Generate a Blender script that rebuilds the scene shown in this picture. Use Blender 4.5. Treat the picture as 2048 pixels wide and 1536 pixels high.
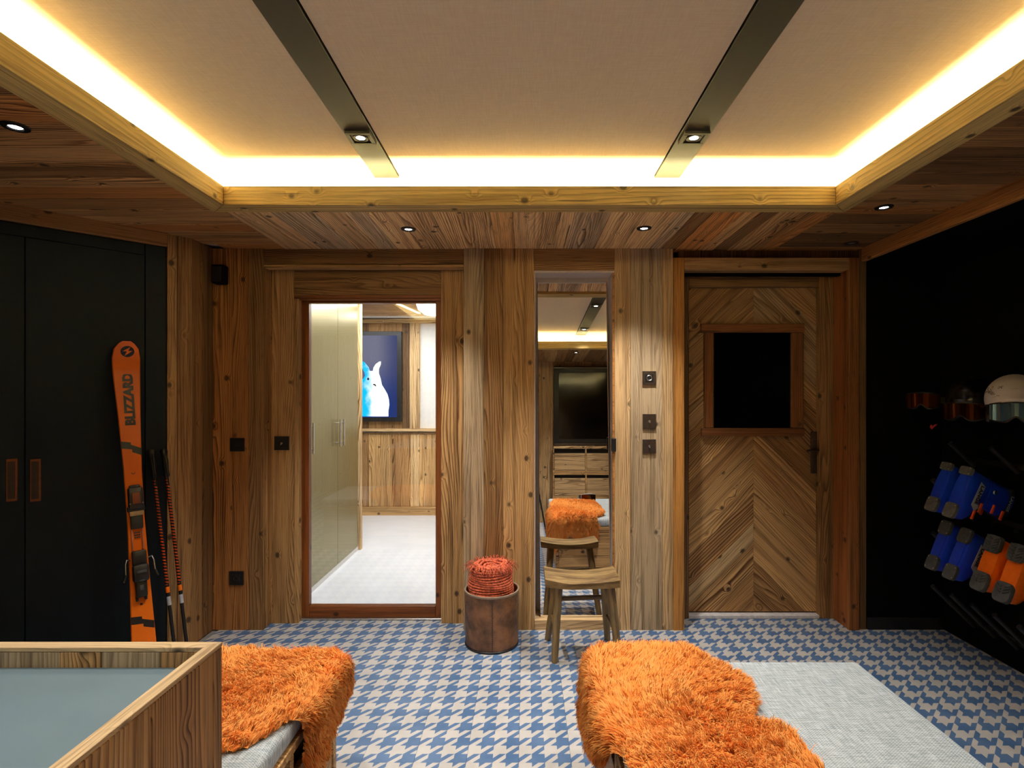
import bpy, bmesh, math, random
import numpy as np
from mathutils import Matrix, Vector
random.seed(7); RNG = np.random.default_rng(5)
for o in list(bpy.data.objects): bpy.data.objects.remove(o)
scene = bpy.context.scene
COL = scene.collection

# ------------------------------------------------------------------ camera, light levels, exposure
F, CX, CY, H = 1085.0, 1052.0, 792.0, 1.42          # focal length, vanishing point (2048 px wide frame), eye height
cam_data = bpy.data.cameras.new('camera'); cam = bpy.data.objects.new('camera', cam_data); COL.objects.link(cam)
cam.location = (0, 0, H); cam.rotation_euler = (math.pi/2, 0, 0)
cam_data.sensor_width = 36; cam_data.lens = 36*F/2048
cam_data.shift_x = (1024-CX)/2048; cam_data.shift_y = (CY-768)/2048
cam_data.clip_start = 0.02
scene.camera = cam
scene.view_settings.view_transform = 'Standard'; scene.view_settings.look = 'None'
scene.view_settings.exposure = 0.52; scene.view_settings.gamma = 1.0
scene.view_settings.use_curve_mapping = False
world = bpy.data.worlds.new('world'); scene.world = world; world.use_nodes = True
world.node_tree.nodes['Background'].inputs[0].default_value = (0.02, 0.02, 0.025, 1)
world.node_tree.nodes['Background'].inputs[1].default_value = 0.3
scene.cycles.max_bounces = 8; scene.cycles.diffuse_bounces = 5; scene.cycles.glossy_bounces = 5
scene.cycles.transparent_max_bounces = 12
scene.cycles.caustics_reflective = False; scene.cycles.caustics_refractive = False
scene.cycles.sample_clamp_indirect = 4.0
LED_POWER = 11.0         # W per metre of cove strip
LED_COLOR = (1.0, 0.95, 0.50)
SPOT_COLOR = (1.0, 0.95, 0.90)
SPOT_TRACK, SPOT_BACK, SPOT_SIDE = 43.0, 66.0, 10.0
CORRIDOR_POWER = 40.0

# ------------------------------------------------------------------ helpers: pixels to metres
def X(px, d): return (px-CX)/F*d
def Z(py, d): return H-(py-CY)/F*d
ZC = 2.315      # plank ceiling
ZF = 2.51       # fabric ceiling

# ------------------------------------------------------------------ materials
def lin(r, g, b):
    return tuple((c/255/12.92 if c/255 <= .04045 else ((c/255+.055)/1.055)**2.4) for c in (r, g, b))
class NT:
    def __init__(s, name):
        s.m = bpy.data.materials.new(name); s.m.use_nodes = True
        s.t = s.m.node_tree; s.t.nodes.clear()
        s.out = s.t.nodes.new('ShaderNodeOutputMaterial')
    def n(s, ty, **kw):
        n = s.t.nodes.new(ty)
        for k, v in kw.items(): setattr(n, k, v)
        return n
    def put(s, sock, v):
        if isinstance(v, bpy.types.NodeSocket): s.t.links.new(v, sock)
        elif v is not None: sock.default_value = v
    def math(s, op, a, b=None, c=None, clamp=False):
        n = s.n('ShaderNodeMath', operation=op, use_clamp=clamp)
        s.put(n.inputs[0], a); s.put(n.inputs[1], b); s.put(n.inputs[2], c)
        return n.outputs[0]
    def vec(s, op, a, b):
        n = s.n('ShaderNodeVectorMath', operation=op)
        s.put(n.inputs[0], a); s.put(n.inputs[1], b)
        return n.outputs[0]
    def mix(s, f, a, b, blend='MIX'):
        n = s.n('ShaderNodeMix', data_type='RGBA', blend_type=blend)
        s.put(n.inputs[0], f); s.put(n.inputs[6], a); s.put(n.inputs[7], b)
        return n.outputs[2]
    def noise(s, v, scale=1.0, detail=2.0, rough=.5):
        n = s.n('ShaderNodeTexNoise'); s.put(n.inputs['Vector'], v)
        n.inputs['Scale'].default_value = scale; n.inputs['Detail'].default_value = detail; n.inputs['Roughness'].default_value = rough
        return n.outputs[0]
    def ramp(s, f, lo, hi, a=0.0, b=1.0):
        n = s.n('ShaderNodeMapRange', interpolation_type='SMOOTHSTEP'); s.put(n.inputs[0], f)
        n.inputs[1].default_value = lo; n.inputs[2].default_value = hi; n.inputs[3].default_value = a; n.inputs[4].default_value = b
        return n.outputs[0]
    def obj(s): return s.n('ShaderNodeTexCoord').outputs['Object']
    def bsdf(s, color=None, rough=.5, metal=0.0, normal=None, spec=None, **kw):
        b = s.n('ShaderNodeBsdfPrincipled')
        if isinstance(color, tuple): color = (*color[:3], 1)
        s.put(b.inputs['Base Color'], color); s.put(b.inputs['Roughness'], rough); s.put(b.inputs['Metallic'], metal)
        if normal is not None: s.put(b.inputs['Normal'], normal)
        if spec is not None: b.inputs['Specular IOR Level'].default_value = spec
        for k, v in kw.items(): s.put(b.inputs[k], v)
        s.t.links.new(b.outputs[0], s.out.inputs[0]); return b
    def bump(s, h, strength=.3, dist=.002):
        n = s.n('ShaderNodeBump'); n.inputs['Strength'].default_value = strength; n.inputs['Distance'].default_value = dist
        s.put(n.inputs['Height'], h); return n.outputs[0]

def plain(name, rgb, rough=.5, metal=0.0, spec=None, var=.12, scale=40, bump=0.0, **kw):
    t = NT(name); p = t.obj()
    f = t.noise(p, scale, 3)
    c = t.mix(t.ramp(f, .3, .7), tuple(x*(1-var) for x in rgb)+(1,), tuple(min(1, x*(1+var)) for x in rgb)+(1,))
    nm = t.bump(f, bump, .002) if bump else None
    t.bsdf(c, rough, metal, nm, spec, **kw); return t.m
def glow(name, rgb, power):
    t = NT(name); e = t.n('ShaderNodeEmission'); e.inputs[0].default_value = (*rgb, 1); e.inputs[1].default_value = power
    t.t.links.new(e.outputs[0], t.out.inputs[0]); return t.m

def wood_material(name, ring=.012, line=.62, rough=.62, bump=.45, warp=.14):
    """sawn old softwood; grain runs along the local x of each board; tint = the object's own colour"""
    t = NT(name); tc = t.obj(); oi = t.n('ShaderNodeObjectInfo')
    off = t.n('ShaderNodeCombineXYZ')
    t.put(off.inputs[0], t.math('MULTIPLY', oi.outputs['Random'], 53.0)); t.put(off.inputs[1], t.math('MULTIPLY', oi.outputs['Random'], 171.0)); t.put(off.inputs[2], t.math('MULTIPLY', oi.outputs['Random'], 97.0))
    p = t.vec('ADD', tc, off.outputs[0])
    sp = t.n('ShaderNodeSeparateXYZ'); t.put(sp.inputs[0], p)
    n1 = t.noise(t.vec('MULTIPLY', p, (.75, 7.0, 7.0)), 1.0, 1.0, .4)
    n3 = t.noise(t.vec('MULTIPLY', p, (4.0, 40.0, 40.0)), 1.0, 2, .5)
    v = t.n('ShaderNodeTexVoronoi'); t.put(v.inputs['Vector'], t.vec('MULTIPLY', p, (6.0, 8.0, 8.0))); v.inputs['Scale'].default_value = 1.0
    d = v.outputs['Distance']
    kw = t.math('POWER', t.ramp(d, .38, .0), 2.0)
    r = t.math('ADD', t.math('ADD', sp.outputs[1], t.math('MULTIPLY', sp.outputs[2], .6)), t.math('MULTIPLY', n1, warp))
    r = t.math('ADD', r, t.math('MULTIPLY', kw, .026)); r = t.math('ADD', r, t.math('MULTIPLY', n3, .006))
    fr = t.math('FRACT', t.math('DIVIDE', r, ring))
    ln = t.math('MULTIPLY', t.math('POWER', fr, 2.2), t.ramp(fr, 1.0, .86))
    streak = t.noise(t.vec('MULTIPLY', p, (5.0, 170.0, 170.0)), 1.0, 3, .6)
    blotch = t.noise(t.vec('MULTIPLY', p, (1.1, 5.0, 5.0)), 1.0, 4, .6)
    wide = t.noise(t.vec('MULTIPLY', p, (.9, 34.0, 34.0)), 1.0, 2, .55)
    base = oi.outputs['Color']
    dark = t.mix(1.0, base, (.19, .115, .06, 1), 'MULTIPLY')
    own = t.math('ADD', .55, t.math('MULTIPLY', t.math('FRACT', t.math('MULTIPLY', oi.outputs['Random'], 7.3)), .85))
    amt = t.math('MULTIPLY', t.math('MULTIPLY', ln, own), t.ramp(blotch, .3, .65, line*.55, line*1.3), clamp=True)
    c = t.mix(amt, base, dark)
    c = t.mix(t.ramp(streak, .48, .74, 0, .62), c, dark)
    c = t.mix(t.ramp(wide, .47, .70, 0, .68), c, t.mix(1.0, c, (.42, .36, .30, 1), 'MULTIPLY'))
    c = t.mix(t.ramp(wide, .50, .25, 0, .5), c, t.mix(1.0, c, (1.18, 1.14, 1.08, 1), 'MULTIPLY'))
    c = t.mix(t.ramp(blotch, .50, .74, 0, .42), c, t.mix(1.0, c, (.5, .46, .44, 1), 'MULTIPLY'))
    c = t.mix(t.ramp(d, .15, .06, 0, .85), c, (.022, .012, .006, 1))
    crack = t.noise(t.vec('MULTIPLY', p, (1.6, 60.0, 60.0)), 1.0, 1, .5)
    c = t.mix(t.ramp(crack, .735, .77, 0, .8), c, (.02, .012, .007, 1))
    h = t.math('SUBTRACT', t.math('MULTIPLY', streak, .5), t.math('MULTIPLY', ln, .6))
    t.bsdf(c, rough, 0, t.bump(h, bump, .0025), .35); return t.m

WOOD = wood_material('reclaimed_wood', ring=.0135, line=.98, warp=.19)
WOODFINE = wood_material('planed_wood', ring=.008, line=.45, rough=.5, bump=.25)
WOODBIG = wood_material('beam_wood', ring=.011, line=.6, rough=.6, bump=.4, warp=.05)
OAK = wood_material('door_frame_wood', ring=.005, line=.25, rough=.4, bump=.12)
T_TAN, T_MID, T_BRN, T_DRK, T_GRY, T_RED = lin(214,180,130), lin(196,156,102), lin(168,128,80), lin(130,98,62), lin(186,164,130), lin(186,130,72)
T_TAN, T_MID, T_BRN, T_DRK, T_GRY, T_RED = [tuple(min(.86, x*1.22) for x in c) for c in (T_TAN, T_MID, T_BRN, T_DRK, T_GRY, T_RED)]
T_BEAM = lin(234,204,128)

def floor_material():
    t = NT('houndstooth_tile'); g = t.n('ShaderNodeNewGeometry'); sp = t.n('ShaderNodeSeparateXYZ'); t.put(sp.inputs[0], g.outputs['Position'])
    c = .0510
    x = t.math('DIVIDE', t.math('ADD', sp.outputs[0], .0282+c*200), c)
    y = t.math('DIVIDE', t.math('SUBTRACT', sp.outputs[1], 2.1014-c*200), c)
    colw = t.math('LESS_THAN', t.math('MODULO', x, 2.0), 1.0)
    roww = t.math('GREATER_THAN', t.math('MODULO', y, 2.0), 1.0)
    d = t.math('FRACT', t.math('ADD', t.math('SUBTRACT', x, y), 600.0))
    sel = t.math('LESS_THAN', d, .5)
    isw = t.math('ADD', t.math('MULTIPLY', sel, colw), t.math('MULTIPLY', t.math('SUBTRACT', 1.0, sel), roww))
    oi = t.n('ShaderNodeObjectInfo')
    nz = t.noise(g.outputs['Position'], 9.0, 4)
    w = t.mix(t.ramp(nz, .3, .7), (*lin(178,174,168), 1), (*lin(190,186,180), 1))
    b = t.mix(t.ramp(nz, .3, .7), (*lin(70,100,138), 1), (*lin(88,116,152), 1))
    cc = t.mix(isw, b, w)
    cc = t.mix(1.0, cc, t.mix(oi.outputs['Random'], (.95, .95, .95, 1), (1, 1, 1, 1)), 'MULTIPLY')
    t.bsdf(cc, .42, 0, None, .3); return t.m
def fabric(name, a, b, s1=170, s2=230, bump=.3, rough=.9):
    t = NT(name); p = t.obj(); sp = t.n('ShaderNodeSeparateXYZ'); t.put(sp.inputs[0], p)
    u = t.math('MULTIPLY', sp.outputs[0], s1*6.283); v = t.math('MULTIPLY', sp.outputs[1], s2*6.283)
    wv = t.math('MULTIPLY', t.math('SINE', u), t.math('SINE', v))
    slub = t.noise(t.vec('MULTIPLY', p, (16, 260, 30)), 1, 3, .6); slub2 = t.noise(t.vec('MULTIPLY', p, (260, 16, 30)), 1, 3, .6)
    f = t.math('ADD', t.math('MULTIPLY', wv, .22), t.math('ADD', slub, t.math('SUBTRACT', slub2, .5)))
    c = t.mix(t.ramp(f, .2, .8), (*a, 1), (*b, 1))
    t.bsdf(c, rough, 0, t.bump(f, bump, .0015), .15, **{'Sheen Weight': .15}); return t.m
TILE = floor_material()
CEILFAB = fabric('ceiling_linen', lin(228,208,178), lin(240,222,194), 260, 260, .15)
CUSHION = fabric('grey_upholstery', lin(136,150,154), lin(206,214,216), 110, 150, .5)
BLACKWALL = plain('black_paint', (.0035, .0035, .0038), .8, spec=.08)
BLACK = plain('black_plastic', (.010, .010, .011), .4)
RUBBER = plain('dark_rubber', (.05, .052, .055), .7, var=.3, bump=.2)
WARDROBE = plain('midnight_blue_lacquer', (.009, .014, .020), .5, spec=.15, var=.05)
BRONZE = plain('dark_bronze', lin(78,64,54), .42, .55)
COPPER = plain('copper_recess', lin(120,62,30), .5, .4)
TRACK = plain('bronze_track', lin(46,39,27), .55, .0, var=.06)
STEEL = plain('brushed_steel', (.55, .54, .52), .3, 1.0)
WHITE = plain('white_paint', lin(226,222,216), .6, var=.03)
LINING = plain('pale_lining', lin(240,226,214), .6, var=.04)
DESKTOP = plain('blue_grey_linoleum', lin(106,128,138), .45, var=.04, scale=6)
BRASS = plain('satin_brass', lin(136,124,80), .30, .85, var=.03, scale=3)
WHITEFLOOR = plain('pale_resin_floor', lin(222,224,228), .28, var=.03, scale=4)
LAMP = glow('lamp_disc', (1.0, .95, .88), 14.0)
LEDGLOW = glow('led_diode', (1.0, .86, .6), 9.0)
OPAL = glow('opal_glow', (1.0, .96, .9), 6.0)
ORANGE = plain('orange_topsheet', lin(255,122,20), .3, var=.06, scale=8)
BOOTBLUE = plain('blue_shell', lin(14,52,190), .32, var=.1)
BOOTORANGE = plain('orange_shell', lin(250,112,10), .35, var=.05)
PRINT = plain('silver_print', lin(186,190,196), .5)
ORANGEBUCKLE = plain('orange_buckle', lin(255,92,28), .4)
HELMETWHITE = plain('white_helmet_shell', lin(222,216,210), .45, var=.02)
OLIVE = plain('olive_strap', lin(96,98,52), .8)
RED = plain('red_tag', lin(200,30,36), .6)
RUST = plain('rust_rope', lin(200,98,64), .85, var=.45, scale=70, bump=.5)
def leather():
    t = NT('brown_leather'); p = t.obj(); a = t.noise(p, 9, 5, .65); b = t.noise(t.vec('MULTIPLY', p, (30, 30, 6)), 1, 4, .6)
    c = t.mix(t.ramp(a, .3, .7), (*lin(72,48,30), 1), (*lin(150,102,64), 1)); c = t.mix(t.ramp(b, .4, .75, 0, .5), c, (*lin(84,66,52), 1))
    t.bsdf(c, t.ramp(a, .3, .7, .55, .32), 0, t.bump(b, .25, .002)); return t.m
LEATHER = leather()
def stool_wood():
    t = NT('worn_elm'); p = t.obj(); a = t.noise(t.vec('MULTIPLY', p, (4, 26, 26)), 1, 5, .65); b = t.noise(t.vec('MULTIPLY', p, (3, 90, 90)), 1, 3, .6)
    c = t.mix(t.ramp(a, .32, .68), (*lin(92,66,36), 1), (*lin(156,128,78), 1)); c = t.mix(t.ramp(b, .58, .72, 0, .7), c, (*lin(48,34,20), 1))
    t.bsdf(c, .5, 0, t.bump(b, .35, .002)); return t.m
STOOLWOOD = stool_wood()
def mirror_mat():
    t = NT('mirror_silver'); t.bsdf((.90, .90, .89), .0, 1.0); return t.m
MIRROR = mirror_mat()
def pane_mat(name, tint, extra):
    t = NT(name); fr = t.n('ShaderNodeFresnel'); fr.inputs[0].default_value = 1.52
    g = t.n('ShaderNodeBsdfGlossy'); g.inputs['Roughness'].default_value = 0; g.inputs[0].default_value = (1, 1, 1, 1)
    tr = t.n('ShaderNodeBsdfTransparent'); tr.inputs[0].default_value = (*tint, 1); m = t.n('ShaderNodeMixShader')
    t.put(m.inputs[0], t.math('MULTIPLY', fr.outputs[0], extra, clamp=True)); t.t.links.new(tr.outputs[0], m.inputs[1]); t.t.links.new(g.outputs[0], m.inputs[2])
    t.t.links.new(m.outputs[0], t.out.inputs[0]); return t.m
GLASS = pane_mat('clear_glass', (.97, .98, .97), 1.6)
UNLITPANE = plain('unlit_room_pane', (.002, .002, .003), .06, spec=.5, var=0)  # opaque black standing in for the unlit room behind the door window
SCREENOFF = plain('dark_screen', (.004, .004, .004), .12, spec=.5, var=0)
def lens(name, rgb):
    t = NT(name); t.bsdf(rgb, .06, .85); return t.m
LENSORANGE = lens('orange_mirror_lens', lin(110,56,20)); LENSBLUE = lens('silver_blue_lens', lin(150,205,230)); LENSDARK = lens('amber_dark_lens', lin(90,50,20))
def pole_mat():
    t = NT('spiral_pole_print'); p = t.obj(); sp = t.n('ShaderNodeSeparateXYZ'); t.put(sp.inputs[0], p)
    an = t.math('DIVIDE', t.math('ARCTAN2', sp.outputs[1], sp.outputs[0]), 6.2832)
    f = t.math('FRACT', t.math('ADD', t.math('MULTIPLY', sp.outputs[2], 62.0), an))
    up = t.math('GREATER_THAN', sp.outputs[2], .44); on = t.math('MULTIPLY', t.math('LESS_THAN', f, .38), up)
    t.bsdf(t.mix(on, (.01, .01, .01, 1), (*lin(226,80,18), 1)), .4); return t.m
POLEMAT = pole_mat()
def fleece_mat():
    t = NT('orange_fleece'); a = t.n('ShaderNodeAttribute', attribute_name='tint')
    c = t.mix(a.outputs['Fac'], (*lin(255,158,70), 1), (*lin(255,188,108), 1))
    d = t.n('ShaderNodeBsdfDiffuse'); t.put(d.inputs[0], c); tr = t.n('ShaderNodeBsdfTranslucent'); t.put(tr.inputs[0], c)
    m = t.n('ShaderNodeMixShader'); m.inputs[0].default_value = .25
    t.t.links.new(d.outputs[0], m.inputs[1]); t.t.links.new(tr.outputs[0], m.inputs[2]); t.t.links.new(m.outputs[0], t.out.inputs[0]); return t.m
FLEECE = fleece_mat()
PELT = plain('orange_hide', lin(255,165,80), .9)

# ------------------------------------------------------------------ helpers: objects
def wm(o):
    if o is None: return Matrix()
    return wm(o.parent) @ o.matrix_parent_inverse @ o.matrix_basis if o.parent else o.matrix_basis.copy()
def put(name, data, M=None, parent=None, color=None):
    o = bpy.data.objects.new(name, data); COL.objects.link(o)
    if parent: o.parent = parent; o.matrix_parent_inverse = wm(parent).inverted()
    o.matrix_basis = M if M is not None else Matrix()
    if color: o.color = (*color[:3], 1)
    return o
def empty(name, loc=(0, 0, 0), rz=0.0):
    return put(name, None, Matrix.Translation(loc) @ Matrix.Rotation(rz, 4, 'Z'))
def tag(o, label, cat, group=None):
    o['label'] = label; o['category'] = cat
    if group: o['group'] = group
    return o
def struct(o): o['kind'] = 'structure'; return o
def mesh_of(bm, mat, smooth=False, name='mesh'):
    me = bpy.data.meshes.new(name); bmesh.ops.recalc_face_normals(bm, faces=bm.faces); bm.to_mesh(me); bm.free()
    if mat: me.materials.append(mat)
    if smooth:
        me.polygons.foreach_set('use_smooth', [True]*len(me.polygons))
    return me
def autosmooth(me, deg=40):
    me.polygons.foreach_set('use_smooth', [True]*len(me.polygons)); me.set_sharp_from_angle(angle=math.radians(deg)); return me
def box_bm(sx, sy, sz, bev=0.0, bm=None, M=None, seg=1):
    b = bmesh.new()
    r = bmesh.ops.create_cube(b, size=1.0); bmesh.ops.scale(b, vec=(sx, sy, sz), verts=b.verts)
    if bev: bmesh.ops.bevel(b, geom=b.edges[:], offset=min(bev, min(sx, sy, sz)*.45), segments=seg, affect='EDGES', profile=.5)
    if M is not None: bmesh.ops.transform(b, matrix=M, verts=b.verts)
    if bm is None: return b
    me = bpy.data.meshes.new('tmp'); b.to_mesh(me); b.free(); bm.from_mesh(me); bpy.data.meshes.remove(me); return bm
def block(name, lo, hi, mat, parent=None, bev=.002, color=None, seg=1):
    """axis-aligned box from corner lo to corner hi"""
    lo, hi = Vector(lo), Vector(hi); s = hi-lo
    return put(name, mesh_of(box_bm(abs(s.x), abs(s.y), abs(s.z), bev, seg=seg), mat), Matrix.Translation((lo+hi)/2), parent, color)
def frame(c, ax, ay):
    ax = Vector(ax).normalized(); ay = Vector(ay).normalized(); az = ax.cross(ay).normalized(); ay = az.cross(ax)
    M = Matrix((ax, ay, az)).transposed().to_4x4(); M.translation = Vector(c); return M
def board(name, c, ax, ay, L, W, T, mat, parent=None, color=None, bev=.0022):
    """board centred at c, grain along ax, width along ay"""
    return put(name, mesh_of(box_bm(L, W, T, bev), mat), frame(c, ax, ay), parent, color)
def shade(c, k): return tuple(x*k for x in c)
def pick(*cs): return shade(random.choice(cs), random.uniform(.82, 1.15))
def vboard(px0, px1, py0, py1, d, mat=WOOD, parent=None, color=None, T=.03, name='plank', z0=None, z1=None):
    """upright board on a plane facing the camera, its outline taken from where its edges fall"""
    x0, x1 = X(px0, d), X(px1, d); za = Z(py1, d) if z0 is None else z0; zb = Z(py0, d) if z1 is None else z1
    return board(name, ((x0+x1)/2, d+T/2, (za+zb)/2), (0, 0, 1), (1, 0, 0), zb-za, (x1-x0)-.0012, T, mat, parent, color)
def hboard(px0, px1, py0, py1, d, mat=WOOD, parent=None, color=None, T=.03, name='plank'):
    x0, x1 = X(px0, d), X(px1, d); za, zb = Z(py1, d), Z(py0, d)
    return board(name, ((x0+x1)/2, d+T/2, (za+zb)/2), (1, 0, 0), (0, 0, 1), x1-x0, (zb-za)-.0012, T, mat, parent, color)
def prism(name, pts, depth, M, mat, parent=None, color=None, bev=0.0):
    """flat outline (x, y) given thickness along local z"""
    b = bmesh.new(); vs = [b.verts.new((x, y, 0)) for x, y in pts]; f = b.faces.new(vs)
    r = bmesh.ops.extrude_face_region(b, geom=[f]); bmesh.ops.translate(b, vec=(0, 0, depth), verts=[v for v in r['geom'] if isinstance(v, bmesh.types.BMVert)])
    if bev: bmesh.ops.bevel(b, geom=b.edges[:], offset=bev, segments=1, affect='EDGES')
    return put(name, mesh_of(b, mat), M, parent, color)
def tube_bm(pts, rad, n=10, bm=None, caps=True):
    bm = bm or bmesh.new(); pts = [Vector(p) for p in pts]; rings = []
    up = None
    for i, p in enumerate(pts):
        t = (pts[min(i+1, len(pts)-1)]-pts[max(i-1, 0)]).normalized()
        if up is None: up = Vector((0, 0, 1)) if abs(t.z) < .9 else Vector((1, 0, 0))
        u = t.cross(up).normalized(); w = u.cross(t).normalized(); up = w
        r = rad[i] if isinstance(rad, (list, tuple)) else rad
        rings.append([bm.verts.new(p+(u*math.cos(2*math.pi*k/n)+w*math.sin(2*math.pi*k/n))*r) for k in range(n)])
    for a, b in zip(rings, rings[1:]):
        for k in range(n): bm.faces.new((a[k], a[(k+1) % n], b[(k+1) % n], b[k]))
    if caps: bm.faces.new(rings[0]); bm.faces.new(rings[-1])
    return bm
def tube(name, pts, rad, mat, parent=None, n=10, M=None):
    return put(name, autosmooth(mesh_of(tube_bm(pts, rad, n), mat), 50), M, parent)
def lathe_bm(prof, n=48, bm=None):
    bm = bm or bmesh.new(); rings = []
    for r, z in prof:
        rings.append([bm.verts.new((r*math.cos(2*math.pi*k/n), r*math.sin(2*math.pi*k/n), z)) for k in range(n)] if r > 1e-6 else [bm.verts.new((0, 0, z))])
    for a, b in zip(rings, rings[1:]):
        for k in range(n):
            k2 = (k+1) % n
            if len(a) == 1 and len(b) == 1: continue
            if len(a) == 1: bm.faces.new((a[0], b[k], b[k2]))
            elif len(b) == 1: bm.faces.new((a[k], b[0], a[k2]))
            else: bm.faces.new((a[k], a[k2], b[k2], b[k]))
    return bm
def lathe(name, prof, mat, M=None, parent=None, n=48, deg=40):
    return put(name, autosmooth(mesh_of(lathe_bm(prof, n), mat), deg), M, parent)
def loft_bm(rings, cap0=True, cap1=True):
    bm = bmesh.new(); R = [[bm.verts.new(p) for p in r] for r in rings]; n = len(R[0])
    for a, b in zip(R, R[1:]):
        for k in range(n): bm.faces.new((a[k], a[(k+1) % n], b[(k+1) % n], b[k]))
    if cap0: bm.faces.new(R[0])
    if cap1: bm.faces.new(R[-1])
    return bm
def text_mesh(body, size, mat, depth=.0006, bold=0.0, sx=1.0):
    cu = bpy.data.curves.new('lettering', 'FONT'); cu.body = body; cu.size = size; cu.extrude = depth; cu.offset = bold; cu.align_x = 'CENTER'; cu.align_y = 'CENTER'
    cu.resolution_u = 3
    o = bpy.data.objects.new('lettering', cu); COL.objects.link(o)
    dg = bpy.context.evaluated_depsgraph_get(); me = bpy.data.meshes.new_from_object(o.evaluated_get(dg)); bpy.data.objects.remove(o)
    me.materials.clear(); me.materials.append(mat)
    if sx != 1.0: me.transform(Matrix.Diagonal((sx, 1, 1, 1)))
    return me
def spot(loc, power, size=75, blend=.7, color=SPOT_COLOR, radius=.03, aim=None):
    l = bpy.data.lights.new('spot_lamp', 'SPOT'); l.energy = power; l.spot_size = math.radians(size); l.spot_blend = blend; l.color = color; l.shadow_soft_size = radius
    o = bpy.data.objects.new('spot_lamp', l); COL.objects.link(o); o.location = loc
    if aim is not None: o.rotation_euler = (Vector(aim)-Vector(loc)).to_track_quat('-Z', 'Y').to_euler()
    return o
def area(loc, sx, sy, power, color, rot=(0, 0, 0), spread=180):
    l = bpy.data.lights.new('area_lamp', 'AREA'); l.shape = 'RECTANGLE'; l.size = sx; l.size_y = sy; l.energy = power; l.color = color; l.spread = math.radians(spread)
    o = bpy.data.objects.new('area_lamp', l); COL.objects.link(o); o.location = loc; o.rotation_euler = rot; return o

# ================================================================== SETTING
XL, XR, YF = -3.25, 2.54, -1.1           # side walls and the wall behind the camera
A, B, C = 3.29, 3.386, 3.46              # wall face, glass-door surround, glass-door frame
BX0, BX1, BY0, BY1 = -1.386, 1.418, .14, 2.485   # inner edges of the ceiling bay

# floor: cement tiles with printed houndstooth
floor = struct(block('floor', (-3.4, -2.75, -.08), (2.7, 3.62, -.006), plain('screed', (.25, .24, .23), .9), bev=0))
TS = .2040
tm = mesh_of(box_bm(TS-.0006, TS-.0006, .006, .0003), TILE, name='tile')
x0, y0 = -.0282-TS*15, 2.1014-TS*24
for i in range(28):
    for j in range(32):
        cx, cy = x0+TS*(i+.5), y0+TS*(j+.5)
        if not (-3.3 < cx < 2.64 and -2.6 < cy < 3.62): continue
        if cy-cx > 5.05: continue
        if cy < 1.2 or cx < -2.75 or (cy > 3.45 and not .7 < cx < 2.1 and not -1.6 < cx < -.4): continue
        put('tile', tm, Matrix.Translation((cx, cy, -.003)), floor)
b = bmesh.new()     # the tiles behind the camera, seen only in the mirror
for i in range(28):
    for j in range(32):
        cx, cy = x0+TS*(i+.5), y0+TS*(j+.5)
        if -3.2 < cx < 2.6 and -2.6 < cy < 1.2: box_bm(TS-.0006, TS-.0006, .006, 0, b, Matrix.Translation((cx, cy, -.003)))
o = put('tile_field', mesh_of(b, TILE), None, floor); o['kind'] = 'stuff'

# ---- back wall, three bays
wall = struct(put('wall_back', None))
# left of the glass door
block('backing', (-2.3, A+.031, 0), (X(515, A), A+.09, ZC), BLACKWALL, wall, bev=0)
for a_, b_, c_ in ((425, 463.5, T_RED), (463.5, 497, shade(T_RED, .9)), (497, 527, shade(T_BRN, .75))):
    vboard(a_, b_, 0, 0, A, parent=wall, color=c_, z0=0, z1=ZC)
board('plank', (X(527, A)-.011, A+.031+.05, ZC/2), (0, 0, 1), (0, 1, 0), ZC, .10, .02, WOOD, wall, T_BRN)
vboard(527, 544, 0, 0, B-.001, parent=wall, color=T_BRN, z0=0, z1=Z(537, B))
vboard(544, 588, 0, 0, B, parent=wall, color=shade(T_MID, .95), z0=0, z1=Z(537, B), T=.05)
vboard(588, 596.5, 597, 0, B+.002, parent=wall, color=T_MID, z0=0, T=.055)
vboard(882, 931.3, 0, 0, B, parent=wall, color=shade(T_MID, 1.0), z0=0, z1=Z(537, B), T=.05)
hboard(588, 882, 540, 590, B, parent=wall, color=shade(T_BRN, .8), T=.05)
for k in range(2): hboard(588, 882, 590+k*5, 595+k*5, B+.008+.02*k, OAK, wall, lin(150,92,48), T=.03)
hboard(527, 927, 497, 529, A+.012, parent=wall, color=shade(T_BRN, .75), T=.06)
hboard(527, 927, 529, 535, A, parent=wall, color=T_MID, T=.07)
# middle post of three boards
for a_, b_, c_ in ((927, 968, T_GRY), (968, 1006, shade(T_BRN, .85)), (1006, 1068.5, T_MID)):
    vboard(a_, b_, 0, 0, A+random.uniform(-.003, .003), parent=wall, color=c_, z0=0, z1=ZC, T=.12)
# mirror recess
hboard(1068.5, 1229, 497, 544.5, A+.004, parent=wall, color=T_BRN, T=.10)
block('recess_back', (X(1066, A), 3.445, .0), (X(1232, A), 3.465, ZC), LINING, wall, bev=0)
block('recess_top', (X(1068.5, A), A+.004, Z(545, A)-.0005), (X(1229, A), 3.445, Z(545, A)+.012), LINING, wall, bev=0)
block('recess_side', (X(1068.5, A), A+.006, .062), (X(1068.5, A)+.006, 3.445, Z(545, A)), LINING, wall, bev=.001)
block('recess_side', (X(1229, A)-.012, A+.012, .062), (X(1229, A), 3.445, Z(545, A)), LINING, wall, bev=.001)
block('recess_edge', (X(1225, A), A+.002, .062), (X(1229, A), A+.012, Z(545, A)), OAK, wall, bev=.001, color=T_RED)
board('ledge', (X(1148.5, A), (A+3.445)/2, .031), (1, 0, 0), (0, 1, 0), X(1229, A)-X(1068.5, A)-.004, 3.445-A, .062, WOOD, wall, T_TAN)
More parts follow.
